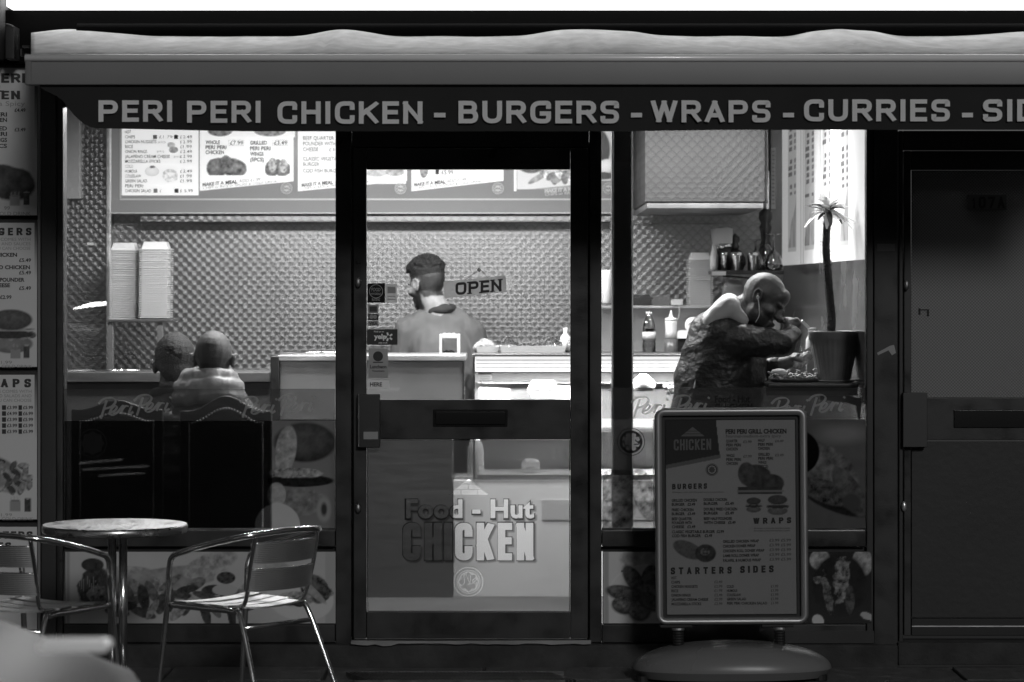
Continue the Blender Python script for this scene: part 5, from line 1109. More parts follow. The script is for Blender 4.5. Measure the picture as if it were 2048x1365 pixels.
for px_, dy, h_, r_, lab in ((1547, -.07, 74, 18.5, 'upturned wine glass at the right end of the jar shelf'), (1511, .02, 62, 16, 'upturned wine glass behind the middle shaker')):
    on_shelf('wine_glass', lab, 'wine glass', px_, dy, [(r_*.85,0),(r_,8),(r_*.98,18),(r_*.75,30),(r_*.3,39),(2,42)], M['glassware'], parts=[('stem', [(2,42),(1.6,h_-10),(3,h_-4)], M['glassware']), ('foot', [(3,h_-4),(r_*.85,h_-.5),(r_*.85,h_),(0,h_)], M['glassware'])])

# ------------------------------------------------------------------ ledge in the right window, palm, meal
YW = .2
LG = thing('window_ledge', 'dark eating ledge along the right window', 'ledge', P(1640, 778, YW))
m = MB(); m.box(PX(1535, YW), 1.50, YW, YW+.42, PZ(777, YW), PZ(767, YW)); m.build('top', M['wood_dark'], LG, bevel=.006)
m = MB(); m.box(PX(1535, YW), 1.50, YW+.04, YW+.08, PZ(792, YW), PZ(777.5, YW)); m.build('rail', M['frame_dark'], LG)
m = MB(); pts = [(1640, 792), (1700, 792), (1732, 800), (1732, 872), (1726, 872), (1712, 812), (1696, 806), (1640, 800)]; q = [P(x, y, YW+.05) for x, y in pts]; m.prism([(v.x, v.z) for v in q[::-1]], YW+.05, YW+.09); m.build('bracket', M['frame_dark'], LG)
m = MB(); m.lathe([(.02, 0), (.02, PZ(795, .42)-.1)], (1.0, .44, .1), 14); m.build('pedestal', M['frame_dark'], LG, smooth=True)
PT = thing('potted_palm', 'small palm with hairy trunk in a ribbed grey pot on the window ledge', 'potted plant', P(1668, 764, .38)); Yp = .38; s = S(Yp); b_ = P(1668, 766, Yp)
rf = lambda an, i: 1 + (.03*abs(math.sin(an*14)) if 1 < i < 7 else 0)
m = MB(); m.lathe([(r*s, z*s) for r, z in ((0,4),(30,4.5),(32,8),(36,28),(41,52),(45,70),(47,84),(50.5,86),(52,101),(52,104),(48,104),(46,92))], b_, 140, rf=rf, caps=False); m.build('pot', M['pot'], PT, smooth=True)
m = MB(); m.lathe([(r*s, z*s) for r, z in ((0,0),(36,0),(42,4),(43,6.5),(38,6),(0,3))], b_, 36); m.build('saucer', M['pot'], PT, smooth=True); m = MB(); m.lathe([(0, 92*s), (46.5*s, 92*s)], b_, 24); m.build('soil', M['soil'], PT)
tp = spline([P(x, y, Yp) for x, y in ((1661,672),(1663,640),(1659,590),(1655,540),(1652,490),(1656,428))], 9); m = MB(); m.tube(tp, [(.0195-.004*i/len(tp)) for i in range(len(tp))], 10)
for i in range(300):
    t_ = random.random()*(len(tp)-2); k = int(t_); q = tp[k].lerp(tp[k+1], t_-k); an = random.random()*6.28; d_v = Vector((math.cos(an), math.sin(an), .5)); q2 = q + d_v*.016; sd = d_v.cross(Vector((0,0,1))).normalized()*.005
    m.add([q2-sd, q2+sd, q2+d_v*.012+Vector((0,0,.004))], [(0,1,2)])
m.build('trunk', M['bark'], PT)
cr = P(1656, 424, Yp)
for i in range(58):
    an = i*2.4; tier = i/58; an += random.uniform(-.5, .5); el = random.uniform(-.5, 1.25) if i > 8 else 1.0; L_ = (.07+.06*random.random())*(1.15 if el < .5 else .8)*random.uniform(.8, 1.15); d_h = Vector((math.cos(an), math.sin(an), 0)); vs = []; n_ = 8
    for j in range(n_+1):
        u = j/n_; e2 = el; pos = cr + Vector((0, 0, .035*(1-tier)-.01)) + d_h*(L_*(u*math.cos(el*.6))) + Vector((0, 0, L_*(u*math.sin(el)-.3*u*u))); w_ = .0125*math.sin(math.pi*(u*.86+.08))**.8; sd = d_h.cross(Vector((0,0,1))); vs += [pos-sd*w_+Vector((0,0,w_*.5)), pos, pos+sd*w_+Vector((0,0,w_*.5))]
    m = MB(); m.add(vs, [(j*3+k, j*3+k+1, j*3+k+4, j*3+k+3) for j in range(n_) for k in range(2)]); m.build('leaf', M['leaf'] if i % 4 or i < 12 else M['leaf_dark'], PT, smooth=True) if i else m.build('leaf', M['leaf'], PT, smooth=True)
TR = thing('meal_tray', 'shallow dark tray of salad and chips on the ledge', 'tray', P(1590, 765, .36)); b_ = P(1588, 765.5, .36); s = S(.36)
m = MB(); m.lathe([(r*s, z*s) for r, z in ((0,0),(40,0),(50,5),(51,8),(47,6),(0,3))], b_, 30, 1, .8); m.build('tray', mat('dark_tray', .06, .3), TR, smooth=True)
m = MB(); rr = random.Random(4)
for i in range(90): q = b_ + Vector((rr.uniform(-52, 44)*s, rr.uniform(-22, 22)*s, (8+abs(rr.gauss(0, 7)))*s)); m.ell(q, (rr.uniform(2.5, 7)*s, rr.uniform(2, 5)*s, rr.uniform(1, 3)*s), Matrix.Rotation(rr.uniform(-1, 1), 4, 'Y') @ Matrix.Rotation(rr.uniform(0, 3), 4, 'Z'), 8, 6)
o = m.build('salad', M['food'], TR, smooth=True); o['kind'] = 'stuff'
m = MB(); m.ell(b_+Vector((-30*s, -.01, 20*s)), (17*s, 12*s, 8*s)); m.build('bread_roll', mat('bread', .55, .6, bump=.2), TR, smooth=True)
lathe_thing('sauce_pot', 'pale sauce bottle behind the palm pot', 'bottle', 1624, 766, .55, [(12,0),(13,60),(12,88),(6,98),(6,104),(8,105),(8,110),(0,110)], M['clearplastic'])
m = MB(); q = [P(x, y, .5) for x, y in ((1592, 655), (1606, 640), (1621, 655), (1617, 658), (1606, 647), (1596, 658))]; m.prism([(v.x, v.z) for v in q[::-1]], .5, .54); tag(m.build('folded_card', M['paper']), 'small folded white card just right of the man\'s fist', 'card')

# ------------------------------------------------------------------ high-backed dining chairs
def dining_chair(label, px0, px1, Y, crest_mid, crest_side):
    cx_ = (px0+px1)/2; t = thing('dining_chair', label, 'chair', (PX(cx_, Y), Y, .1), 'high backed leather chairs inside the left window'); w = (px1-px0); n = 24
    f = lambda u: crest_side - (crest_side-crest_mid)*(.5+.5*math.cos(math.pi*min(1, abs(u)*1.25)))*1.0
    top = [(PX(cx_+w/2*u, Y), PZ(f(u), Y)) for u in [1-2*i/n for i in range(n+1)]]
    pts = top + [(PX(px0, Y), PZ(1075, Y)), (PX(px1, Y), PZ(1075, Y))]
    MB().prism(pts[::-1], Y, Y+.05).build('back_frame', M['wood_dark'], t, bevel=.008)
    top2 = [(PX(cx_+w/2*.84*u, Y), PZ(f(u*.84)+20, Y)) for u in [1-2*i/n for i in range(n+1)]]
    pts = top2 + [(PX(cx_-w*.42, Y), PZ(1066, Y)), (PX(cx_+w*.42, Y), PZ(1066, Y))]
    MB().prism(pts[::-1], Y-.014, Y-.001).build('back_pad', M['leather'], t, bevel=.006)
    proto = None; hl = [(cx_+w/2*.8*u, f(u*.8)+25) for u in [-1+2*i/26 for i in range(27)]] + [(cx_+sg*w*.4, crest_side+30+j*5.4) for sg in (-1, 1) for j in range(42)]
    m = MB()
    for x, y in hl: q = P(x, y, Y-.015); m.ell(q, (.0062, .005, .0062), None, 6, 4)
    o = m.build('stud_row', M['stud'], t, smooth=True); o['kind'] = 'stuff'
    MB().box(PX(px0, Y), PX(px1, Y), Y+.052, Y+.45, .50, .57).build('seat', M['leather'], t, bevel=.012)
    for a_, c_ in ((px0, Y), (px1-14, Y), (px0, Y+.4), (px1-14, Y+.4)): MB().box(PX(a_, Y), PX(a_+14, Y), c_, c_+.04, .1, .498 if c_ > Y else .6).build('leg', M['wood_dark'], t, bevel=.004)
    return t
dining_chair('high backed dark chair behind the diner in the collared jacket', 142, 325, .5, 801, 819); dining_chair('high backed dark chair behind the diner in the puffer jacket', 360, 543, .5, 792, 822)
# ------------------------------------------------------------------ people
def V(px, py, Y): return P(px, py, Y)
# diner in a collared jacket, seen from behind
def diner(label, cx_, top, hw, Y, skin, hairm, jacket, puffy, tilt):
    s = S(Y); hc = P(cx_, top+hw*1.22, Y); t = thing('person', label, 'person', (hc.x, Y, .1)); k = hw*s/.080
    T = frame_of(hc, (tilt, 1, -.12), (tilt*.2, .1, 1), k); sh = P(cx_-(6 if puffy else 0), top+190*.9, Y+.02)
    m = MB(); head_shapes(m, T); m.cap(hc+Vector((0, -.02, -.05)), hc+Vector((0, -.03, -.2)), .058*k, .066*k)
    hipz = .62; hip = Vector((hc.x, Y+.08, hipz)); chest = hc + Vector((0, .0, -.38))
    m.cap(chest, hip, .13, .14)
    for sg in (-1, 1):
        kn = hip+Vector((sg*.13, .40, -.01)); m.cap(hip+Vector((sg*.09, .05, 0)), kn, .075, .055); m.cap(kn, Vector((kn.x, kn.y+.02, .17)), .05, .035); m.cap((kn.x, kn.y, .14), (kn.x, kn.y+.14, .13), .035, .03)
        so_ = hc + Vector((sg*.16, -.01, -.27)); el = so_ + Vector((sg*.06, .14, -.22)); ha = el + Vector((-sg*.1, .2, .04)); m.cap(so_, el, .045, .036); m.cap(el, ha, .035, .026); m.cap(ha, ha+Vector((-sg*.03, .07, .01)), .03, .014)
    o = organic(m, 'body', skin, t, .0075, 4); grow_hair(o, T, 0, 1.)
    # hair: shell over the back of the skull
    m = MB(); m.X = T
    m.ell((0,-.02,.032), (.082,.1,.094)); m.ell((0,-.05,-.02), (.06,.06,.06))
    m.X = None; puffy or organic(m, 'hair', hairm, t, .0045, 3, disp=(lambda c, n: .0022*mnoise.noise(c*170)) )
    # coat
    m = MB(); e = m.ell
    e(chest+Vector((0, -.01, .02)), (.2, .12, .17)); m.cap(chest+Vector((0, -.02, .0)), hip+Vector((0, -.01, .02)), .16, .17)
    for sg in (-1, 1):
        so_ = hc + Vector((sg*.16, -.01, -.28)); el = so_ + Vector((sg*.06, .14, -.22)); ha = el + Vector((-sg*.09, .17, .03)); m.cap(so_, el, .075, .06); m.cap(el, ha, .055, .045); m.cap(hc+Vector((sg*.05, -.02, -.2)), so_, .07, .08)
    if puffy:
        m.ell(P(346, 900, .82), (.085, .07, .2)); c0 = P(416, 768, Y-.03)
        organic(m, 'coat', jacket, t, .011, 6, disp=lambda c, n: .010*math.sin(c.z*75+1.5*mnoise.noise(c*6)))
        m = MB()
        for yy, rx_, ry_, rr_ in ((752, 46, .085, .036), (772, 56, .10, .042), (792, 60, .105, .042)):
            m.tube([P(418 + rx_*math.cos(a_), yy+4*math.sin(a_*2+1), Y-.01) + Vector((0, ry_*math.sin(a_)-.015, 0)) for a_ in [-math.pi+math.pi*2*i/28 for i in range(29)]], rr_, 10)
        m.ell(P(410, 765, Y-.09), (.10, .05, .05)); m.ell(P(415, 748, Y-.07), (.07, .04, .03))
        organic(m, 'hood', M['puffer'], t, .007, 4, disp=lambda c, n: .012*mnoise.noise(Vector((c.x*22, c.y*14, c.z*11)))-.001)
    else:
        organic(m, 'coat', jacket, t, .010, 6, disp=folds(.006, 9, 9, 14))
        m = MB(); m.tube([P(cx_+42*math.cos(a_), 790-12*abs(math.sin(a_)), Y)+Vector((0, .075*math.sin(a_)-.01, .0)) for a_ in [math.pi*2*i/20-math.pi for i in range(21)]], .022, 8); organic(m, 'collar', M['jacket'], t, .006, 2)
    return t
diner('seated diner in a dark jacket with short black hair, seen from behind', 350, 680, 40, 1.15, skin_mat('skin_brown', .13, .015), M['hair'], mat('diner_coat', .12, .6, var=.15, bump=.2, bscale=15), False, -.1)
diner('seated diner with shaved head and pale puffer hood, seen from behind', 428, 668, 40.5, .9, skin_mat('skin_shaved', .2, .06, .6), M['stubble'], mat('puffer_coat', .14, .35, var=.2, vscale=8, bump=.2, bscale=20), True, .1)

# cook at the back, turned away to the left
Yk = 2.62; CK = thing('person', 'cook with curly hair and beard in a work shirt, turned away behind the counter', 'person', (PX(880, Yk), Yk, .1))
hc = P(853, 566, Yk); k = 1.1; T = frame_of(hc, (-.72, .66, -.20), (-.08, .05, 1), k)
m = MB(); head_shapes(m, T); m.cap(hc+Vector((.012, -.01, -.06)), P(882, 640, Yk)+Vector((0, 0, 0)), .066, .082)
ch = P(880, 700, Yk); hip = P(885, 860, Yk+.02); m.ell(ch, (.17, .1, .2)); m.cap(ch, hip, .13, .14)
for sg in (-1, 1):
    sh = P(880+sg*62, 665, Yk); el = sh+Vector((sg*.10, .05, -.27)); ha = el+Vector((-sg*.06, .24, .04)); m.cap(sh, el, .05, .04); m.cap(el, ha, .04, .028); m.cap(ha, ha+Vector((-sg*.02, .08, 0)), .034, .016)
    hp = hip+Vector((sg*.09, 0, -.05)); kn = Vector((hp.x, hp.y+.02, .56)); m.cap(hp, kn, .08, .055); m.cap(kn, (kn.x, kn.y, .17), .052, .036); m.cap((kn.x, kn.y, .14), (kn.x-.03, kn.y+.16, .13), .036, .03)
o = organic(m, 'body', skin_mat('skin_light', .34, .03), CK, .007, 3); grow_hair(o, T, 1., 1.)
rr = random.Random(3); m = MB(); m.X = T
m.ell((0,-.015,.05), (.076,.094,.072)); m.ell((0,.05,.088), (.055,.045,.026))
for i in range(210):
    a_, b_ = rr.uniform(0, 6.28), rr.uniform(0, 1.35); q = Vector((.078*math.cos(a_)*math.sin(b_), -.008+.1*math.sin(a_)*math.sin(b_), .05+.078*math.cos(b_))); m.ell(q, (.011, .011, .010), None, 8, 6)
m.X = None; organic(m, 'hair', M['hair'], CK, .0045, 1, disp=lambda c, n: .003*mnoise.noise(c*140))
m = MB()   # shirt
m.ell(P(880, 690, Yk), (.185, .125, .17)); m.ell(P(877, 645, Yk-.0), (.13, .095, .08)); m.cap(P(882, 700, Yk), P(884, 850, Yk+.02), .165, .175)
for sg, ox in ((-1, 6), (1, 4)):
    sh = P(880+sg*(56+ox), 664, Yk); el = sh+Vector((sg*.07, .04, -.26)); m.cap(P(880+sg*30, 650, Yk), sh, .085, .078); m.cap(sh, el, .078, .066); m.cap(el, el+Vector((-sg*.05, .14, .02)), .062, .055)
organic(m, 'shirt', M['shirt'], CK, .009, 8, disp=folds(.010, 7, 7, 3.2, 3.))
m = MB(); m.tube([P(880+24*math.cos(a_)+2, 617-3*math.sin(a_), Yk)+Vector((0, .075*math.sin(a_), 0)) for a_ in [math.pi*2*i/24 for i in range(25)]], .020, 8); m.ell(P(892, 616, Yk-.07), (.04, .02, .022), Matrix.Rotation(.15, 4, 'Y')); m.ell(P(866, 620, Yk-.06), (.03, .02, .02), Matrix.Rotation(-.6, 4, 'Y')); organic(m, 'collar', M['shirt_dark'], CK, .006, 2)
m = MB(); m.cap(P(884, 850, Yk+.02), hip+Vector((0, 0, -.08)), .17, .16)
for sg in (-1, 1): hp = hip+Vector((sg*.09, 0, -.08)); m.cap(hp, (hp.x, hp.y+.02, .2), .1, .065)
organic(m, 'trousers', M['trousers'], CK, .012, 5)

# man eating at the ledge, leaning forward in profile
Ye = .42; EM = thing('person', 'bearded man in a leather jacket with earphones, leaning over his meal', 'person', (PX(1440, Ye), Ye, .1))
hc = P(1528, 598, Ye-.05); T = frame_of(hc, (.80, -.34, -.56), (.56, 0, .80), 1.03)
m = MB(); head_shapes(m, T); m.X = T
m.ell((0,.02,-.07), (.066,.06,.05)); m.ell((0,.066,.045), (.05,.03,.04))           # heavier jaw and brow
m.ell((-.03,.084,.014), (.022,.012,.007)); m.ell((.03,.084,.014), (.022,.012,.007)); m.ell((0,.108,-.036), (.02,.018,.015)); m.ell((0,.09,-.07), (.026,.016,.009)); m.ell((0,.088,-.083), (.024,.015,.009)); m.X = None
ne = P(1458, 640, Ye+.02); m.cap(P(1502, 612, Ye+.01), ne, .066, .08)
ch = P(1450, 710, Ye+.04); hip = P(1425, 860, Ye+.06); m.ell(ch, (.15, .15, .16)); m.cap(ch, hip, .14, .15)
# near arm raised to the mouth
shl = P(1452, 668, Ye-.1); elb = P(1572, 694, Ye-.15); hnd = P(1580, 648, Ye-.12+.06)
m.cap(shl, elb, .055, .042); m.cap(elb, hnd, .04, .028)
palm = P(1578, 644, Ye-.05); m.ell(palm, (.036, .028, .022), Matrix.Rotation(R(12), 4, 'Y'))
fing = [[(0, -.02, .004), (.03, -.028, .010), (.048, -.02, -.008), (.034, -.012, -.024)], [(.004, -.006, .006), (.036, -.010, .012), (.054, -.002, -.008), (.038, .004, -.024)], [(.004, .010, .004), (.034, .010, .010), (.05, .014, -.010), (.034, .018, -.024)], [(.0, .022, .0), (.026, .024, .004), (.038, .026, -.012), (.026, .026, -.022)], [(-.02, -.018, -.006), (-.004, -.036, -.010), (.018, -.036, -.014), (.034, -.026, -.012)]]
for fg in fing:
    pts = [palm+Vector(q) for q in fg]
    for i in range(3): m.cap(pts[i], pts[i+1], .0102-.001*i, .0095-.001*i, 8)
# far arm reaching to the tray with food
sh2 = P(1470, 680, Ye+.2); el2 = P(1510, 745, Ye+.16); hn2 = P(1582, 722, Ye+.06); m.cap(sh2, el2, .055, .045); m.cap(el2, hn2, .042, .03)
pm2 = P(1590, 716, Ye+.05); m.ell(pm2, (.034, .026, .024))
for j in range(4):
    pts = [pm2+Vector(q) for q in ((.01, -.022+j*.015, .012), (.036, -.022+j*.015, .008), (.046, -.02+j*.014, -.016), (.03, -.018+j*.013, -.03))]
    for i in range(3): m.cap(pts[i], pts[i+1], .0098-.001*i, .009-.001*i, 8)
m.cap(pm2+Vector((-.01, -.024, 0)), pm2+Vector((.024, -.036, -.014)), .011, .009, 8)
for sg in (-1, 1): hp = hip+Vector((0, sg*.1, -.06)); kn = hp+Vector((.36, sg*.04, -.08)); m.cap(hp, kn, .085, .062); m.cap(kn, (kn.x-.1, kn.y, .32), .056, .04); m.cap((kn.x-.1, kn.y, .3), (kn.x+.05, kn.y, .28), .036, .03)
o = organic(m, 'body', skin_mat('skin_dark', .1, .03, .42), EM, .0055, 2); grow_hair(o, T, .85, .6)
m = MB()   # jacket
m.ell(P(1450, 700, Ye+.04), (.165, .19, .17)); m.ell(P(1440, 655, Ye+.02), (.11, .17, .08)); m.cap(P(1446, 720, Ye+.04), P(1432, 830, Ye+.06), .185, .205); m.cap(P(1432, 830, Ye+.06), P(1425, 900, Ye+.06), .2, .2)
m.cap(P(1440, 674, Ye-.05), P(1478, 680, Ye-.11), .094, .078); m.cap(P(1478, 680, Ye-.12), P(1560, 688, Ye-.17), .078, .062); m.cap(P(1562, 690, Ye-.17), P(1586, 668, Ye-.11), .058, .04); m.ell(P(1570, 692, Ye-.15), (.052, .052, .05)); m.cap(P(1425, 670, Ye+.02), P(1405, 760, Ye+.05), .11, .13); m.cap(P(1480, 720, Ye+.04), P(1470, 830, Ye+.05), .12, .13)
m.cap(sh2, el2, .08, .062); m.cap(el2, P(1556, 730, Ye+.1), .056, .046)
organic(m, 'jacket', M['leather_jacket'], EM, .0085, 34, disp=lambda c, n: .0045*(1-2.4*abs(mnoise.fractal(Vector((c.x*4+c.z*3, c.y*5, c.z*8-c.x*5)), 1., 2., 2))) + .000)
m = MB(); m.tube([P(x, y, Ye-.10) for x, y in ((1388, 778), (1400, 740), (1440, 728))], .004, 6, smooth_path=4); m.build('zip', M['steel_dark'], EM)
m = MB()   # pale hood lying on the shoulders
for dy in (-.09, -.03, .03, .09): m.cap(P(1458, 606+abs(dy)*90, Ye+dy), P(1418, 636+abs(dy)*60, Ye+dy), .048, .032); m.cap(P(1458, 606+abs(dy)*90, Ye+dy), P(1484, 640, Ye+dy*.9), .046, .03)
organic(m, 'hood', M['hood'], EM, .007, 22, disp=folds(.004, 8, 8, 9, 5.))
ear = T @ Vector((.084, -.004, -.014)); m = MB(); m.ell(ear+Vector((0, -.006, 0)), (.007, .006, .009)); m.tube([ear+Vector((.0, -.012, -.004)), ear+Vector((.004, -.014, -.03)), ear+Vector((.006, -.012, -.075)), ear+Vector((-.01, -.0, -.11))], .0022, 6, smooth_path=5); m.build('earphone', M['white'], EM, smooth=True)
m = MB(); m.cap(P(1428, 880, Ye+.06), P(1425, 900, Ye+.06), .2, .2)
for sg in (-1, 1): hp = hip+Vector((0, sg*.1, -.06)); kn = hp+Vector((.36, sg*.04, -.08)); m.cap(hp, kn, .105, .08); m.cap(kn, (kn.x-.1, kn.y, .36), .075, .06)
organic(m, 'trousers', M['trousers'], EM, .012, 4)
FK = thing('fork', 'small fork in the man\'s raised fist', 'fork', palm); m = MB(); m.tube([palm+Vector((.02, -.02, -.03)), palm+Vector((.045, -.025, -.07)), palm+Vector((.05, -.02, -.11))], .0022, 6); m.build('handle', M['chrome'], FK, smooth=True)
m = MB(); q = palm+Vector((.05, -.02, -.11)); [m.tube([q+Vector((dx*.4, 0, 0)), q+Vector((dx, 0, -.02)), q+Vector((dx, 0, -.045))], .0011, 5) for dx in (-.007, -.0023, .0023, .007)]; m.build('tines', M['chrome'], FK, smooth=True)
WR = thing('wrap', 'half eaten wrap in white paper held above the tray', 'wrap', pm2); m = MB(); m.cap(pm2+Vector((.012, -.01, -.02)), pm2+Vector((.055, -.02, .01)), .028, .024); organic(m, 'filling', M['food'], WR, .005, 1, disp=lambda c, n: .004*mnoise.noise(c*120)); m = MB()
q = pm2+Vector((.02, -.02, .02)); m.add([q, q+Vector((.05, -.01, .035)), q+Vector((.06, 0, .022)), q+Vector((.03, .01, 0)), q+Vector((.045, -.012, -.03)), q+Vector((.055, -.004, -.055)), q+Vector((.038, .0, -.045))], [(0,1,2),(0,2,3),(3,4,6),(4,5,6)]); m.build('paper', M['paper'], WR)
ST_ = thing('bar_stool', 'tall stool under the eating man', 'stool', (hip.x, hip.y, .1)); m = MB(); m.lathe([(0, hip.z-.26), (.17, hip.z-.26), (.18, hip.z-.24), (.17, hip.z-.2), (0, hip.z-.2)], (hip.x, hip.y, 0), 24); m.build('seat', M['leather'], ST_, smooth=True)
m = MB(); m.lathe([(.025, .12), (.025, hip.z-.265)], (hip.x, hip.y, 0), 14); m.build('column', M['chrome'], ST_, smooth=True); m = MB(); m.lathe([(0, .101), (.2, .101), (.19, .115), (.03, .13)], (hip.x, hip.y, 0), 24); m.build('base', M['chrome'], ST_, smooth=True)
# round-backed stool seen dark against the right window film
lathe_thing('round_stool', 'dark round seat edge seen behind the pavement sign', 'stool', 1602, 1050, .6, [(0,0),(40,0),(42,10),(42,20),(8,24),(8,180),(44,182),(46,195),(44,205),(0,205)], M['leather'])

# ------------------------------------------------------------------ pavement: bistro set
def bistro_chair(label, center, yaw):
    t = thing('bistro_chair', label, 'chair', (0, 0, 0), 'aluminium bistro chairs'); A = M['chrome']
    half = [(.255,.27,0), (.235,.215,.43), (.235,.205,.56), (.25,.17,.625), (.268,.08,.655), (.272,-.06,.69), (.25,-.19,.72), (.17,-.275,.74), (0,-.305,.748)]
    pts = [Vector(p) for p in half] + [Vector((-p[0], p[1], p[2])) for p in half[-2::-1]]
    m = MB(); m.tube(pts, .0125, 12, smooth_path=7); m.build('arm_frame', A, t, smooth=True)
    for sg in (-1, 1):
        m = MB(); m.tube([Vector((sg*.185,-.262,.735)), Vector((sg*.19,-.235,.6)), Vector((sg*.178,-.2,.47)), Vector((sg*.172,-.165,.435)), Vector((sg*.172,-.10,.428))], .009, 10, smooth_path=6); m.build('back_post', A, t, smooth=True)
        m = MB(); m.tube([Vector((sg*.232,.2,.425)), Vector((sg*.205,.0,.42)), Vector((sg*.195,-.14,.415)), Vector((sg*.205,-.2,.38)), Vector((sg*.25,-.37,0))], .0115, 10, smooth_path=7); m.build('rear_leg', A, t, smooth=True)
        for y, z in ((.27, 0), (-.37, 0)): m = MB(); m.lathe([(0, 0), (.0145, 0), (.0145, .022), (.012, .024)], (sg*(.255 if y > 0 else .25), y, 0), 12); m.build('foot_cap', M['rubber'], t)
    for a_, b_ in (((-.20,-.21,.36), (.20,-.21,.36)), ((-.232,.208,.42), (.232,.208,.42))): m = MB(); m.tube([a_, b_], .009, 10); m.build('stretcher', A, t, smooth=True)
    for i in range(4):
        y0 = .195 - i*.098; m = MB(); n = 14; w0 = .222 - .012*i; vs = []
        for j in range(n+1):
            u = -1+2*j/n; z = .437 - .010*(1-u*u) + (.004 if i == 0 else 0)
            for y, dz in ((y0, -.007), (y0-.004, 0), (y0-.082, 0), (y0-.086, -.007), (y0-.082, -.003), (y0-.004, -.003)): vs.append((u*w0, y, z+dz))
        m.add(vs, [(j*6+k, j*6+(k+1) % 6, (j+1)*6+(k+1) % 6, (j+1)*6+k) for j in range(n) for k in range(6)]); m.build('seat_slat', M['alu'], t)
    for z0_, z1_ in ((.615, .70), (.50, .59)):
        m = MB(); n = 18; vs = []
        for j in range(n+1):
            u = -1+2*j/n; 
            for z, o_ in ((z0_, 0), (z1_, 0), (z1_, -.004), (z0_, -.004)):
                y = -.215 - .15*(z-.47) - .055*(1-u*u) + (.012 if z == z1_ and o_ == 0 else 0); vs.append((u*.188, y+o_, z))
        m.add(vs, [(j*4+k, j*4+(k+1) % 4, (j+1)*4+(k+1) % 4, (j+1)*4+k) for j in range(n) for k in range(4)]); m.build('back_slat', M['ribbed'], t, smooth=False)
        m = MB()
        m.tube([Vector((u*.188, -.215-.15*(z1_-.47)-.055*(1-u*u)+.002, z1_+.001)) for u in [-1+2*j/14 for j in range(15)]], .004, 6); m.build('slat_rim', A, t, smooth=True)
    for ch in t.children:
        for v in ch.data.vertices: v.co = (v.co.x*.9, v.co.y*.86, v.co.z if v.co.z < .44 else .44+(v.co.z-.44)*.89)
    t.location = center; t.rotation_euler = (0, 0, yaw); return t
yaw1 = math.atan2(.62, -.78) - math.pi/2
bistro_chair('aluminium bistro chair standing between the round table and the door', (-1.01, -1.42, 0), yaw1)
bistro_chair('aluminium bistro chair cut off by the left edge of the photo', (PX(74, -1.5), -1.55, 0), math.atan2(.86, .5) - math.pi/2)
TB = thing('bistro_table', 'round metal bistro table between the two aluminium chairs', 'table', (PX(230, -1.15), -1.15, 0)); c_ = Vector((PX(230, -1.15), -1.15, 0)); zt = PZ(1049, -1.15); rT = 145*S(-1.15)
m = MB(); m.lathe([(0, 0), (rT-.02, 0), (rT-.004, .002), (rT, .008), (rT, .026), (rT-.004, .031)], c_+Vector((0, 0, zt-.032)), 64); m.build('rim', mat('table_rim', .5, .3, 1., rvar=.1, vscale=30), TB, smooth=True)
tt = engine_turned('table_top_steel', 'x', base=.7, rough=.22, pitch=.05)
m = MB(); m.lathe([(rT-.004, .0), (0, .0)], c_+Vector((0, 0, zt+.0008)), 64); top = mat('hammered_steel', .75, .42, .9, rvar=.15, vscale=22, bump=.35, bscale=60, stretch=(1, .35, 1)); m.build('top', top, TB)
m = MB(); m.lathe([(.0165, .05), (.0165, zt-.034)], c_+Vector((-.010, -.006, 0)), 16); m.lathe([(.0165, .05), (.0165, zt-.034)], c_+Vector((.030, .008, 0)), 16); m.build('column', M['chrome'], TB, smooth=True)
m = MB(); m.lathe([(0, 0), (.21, .0), (.215, .008), (.2, .018), (.1, .034), (.04, .05), (.0, .052)], c_, 48); m.build('base', M['chrome'], TB, smooth=True)

# ------------------------------------------------------------------ pavement sign
YS = -.42; bc = P(1466, 1340, YS); PS = thing('pavement_sign', 'framed menu board on a rounded water base outside the right window', 'pavement sign', bc)
def rrect(x0, x1, y0, y1, r, Y, n=8):
    out = []
    for cx_, cy_, a0 in ((x1-r, y1-r, 0), (x0+r, y1-r, 90), (x0+r, y0+r, 180), (x1-r, y0+r, 270)):
        for i in range(n+1): a_ = R(a0+90*i/n); q = P(cx_+r*math.cos(a_), cy_+r*math.sin(a_), Y); out.append((q.x, q.z))
    return out
def frame_loop(o_, i_, Ya, Yb, name, mt, parent):
    n = len(o_); mid = [((a[0]*.5+b[0]*.5), (a[1]*.5+b[1]*.5)) for a, b in zip(o_, i_)]; rings = [(o_, Yb), (o_, Ya+.012), ([(a[0]*.8+b[0]*.2, a[1]*.8+b[1]*.2) for a, b in zip(o_, i_)], Ya+.002), (mid, Ya), ([(a[0]*.15+b[0]*.85, a[1]*.15+b[1]*.85) for a, b in zip(o_, i_)], Ya+.006), (i_, Ya+.012), (i_, Yb)]
    m = MB(); m.add([(x, y, z) for r_, y in rings for x, z in r_], [(l*n+i, l*n+(i+1) % n, (l+1)*n+(i+1) % n, (l+1)*n+i) for l in range(len(rings)-1) for i in range(n)]); return m.build(name, mt, parent, smooth=True)
frame_loop(rrect(1313, 1618, 816, 1249, 20, YS), rrect(1327, 1603, 832, 1236, 5, YS), YS-.02, YS+.025, 'frame', mat('sign_frame', .42, .38, .7, rvar=.05), PS)
MB().pbox(1325, 1605, 830, 1238, YS+.008, YS+.02).build('backing', M['rubber'], PS)
YM = YS+.004
p = Pic(1335, 1594, 841, 1229, .5, 1.6); X_, Yy = p.X, p.Y
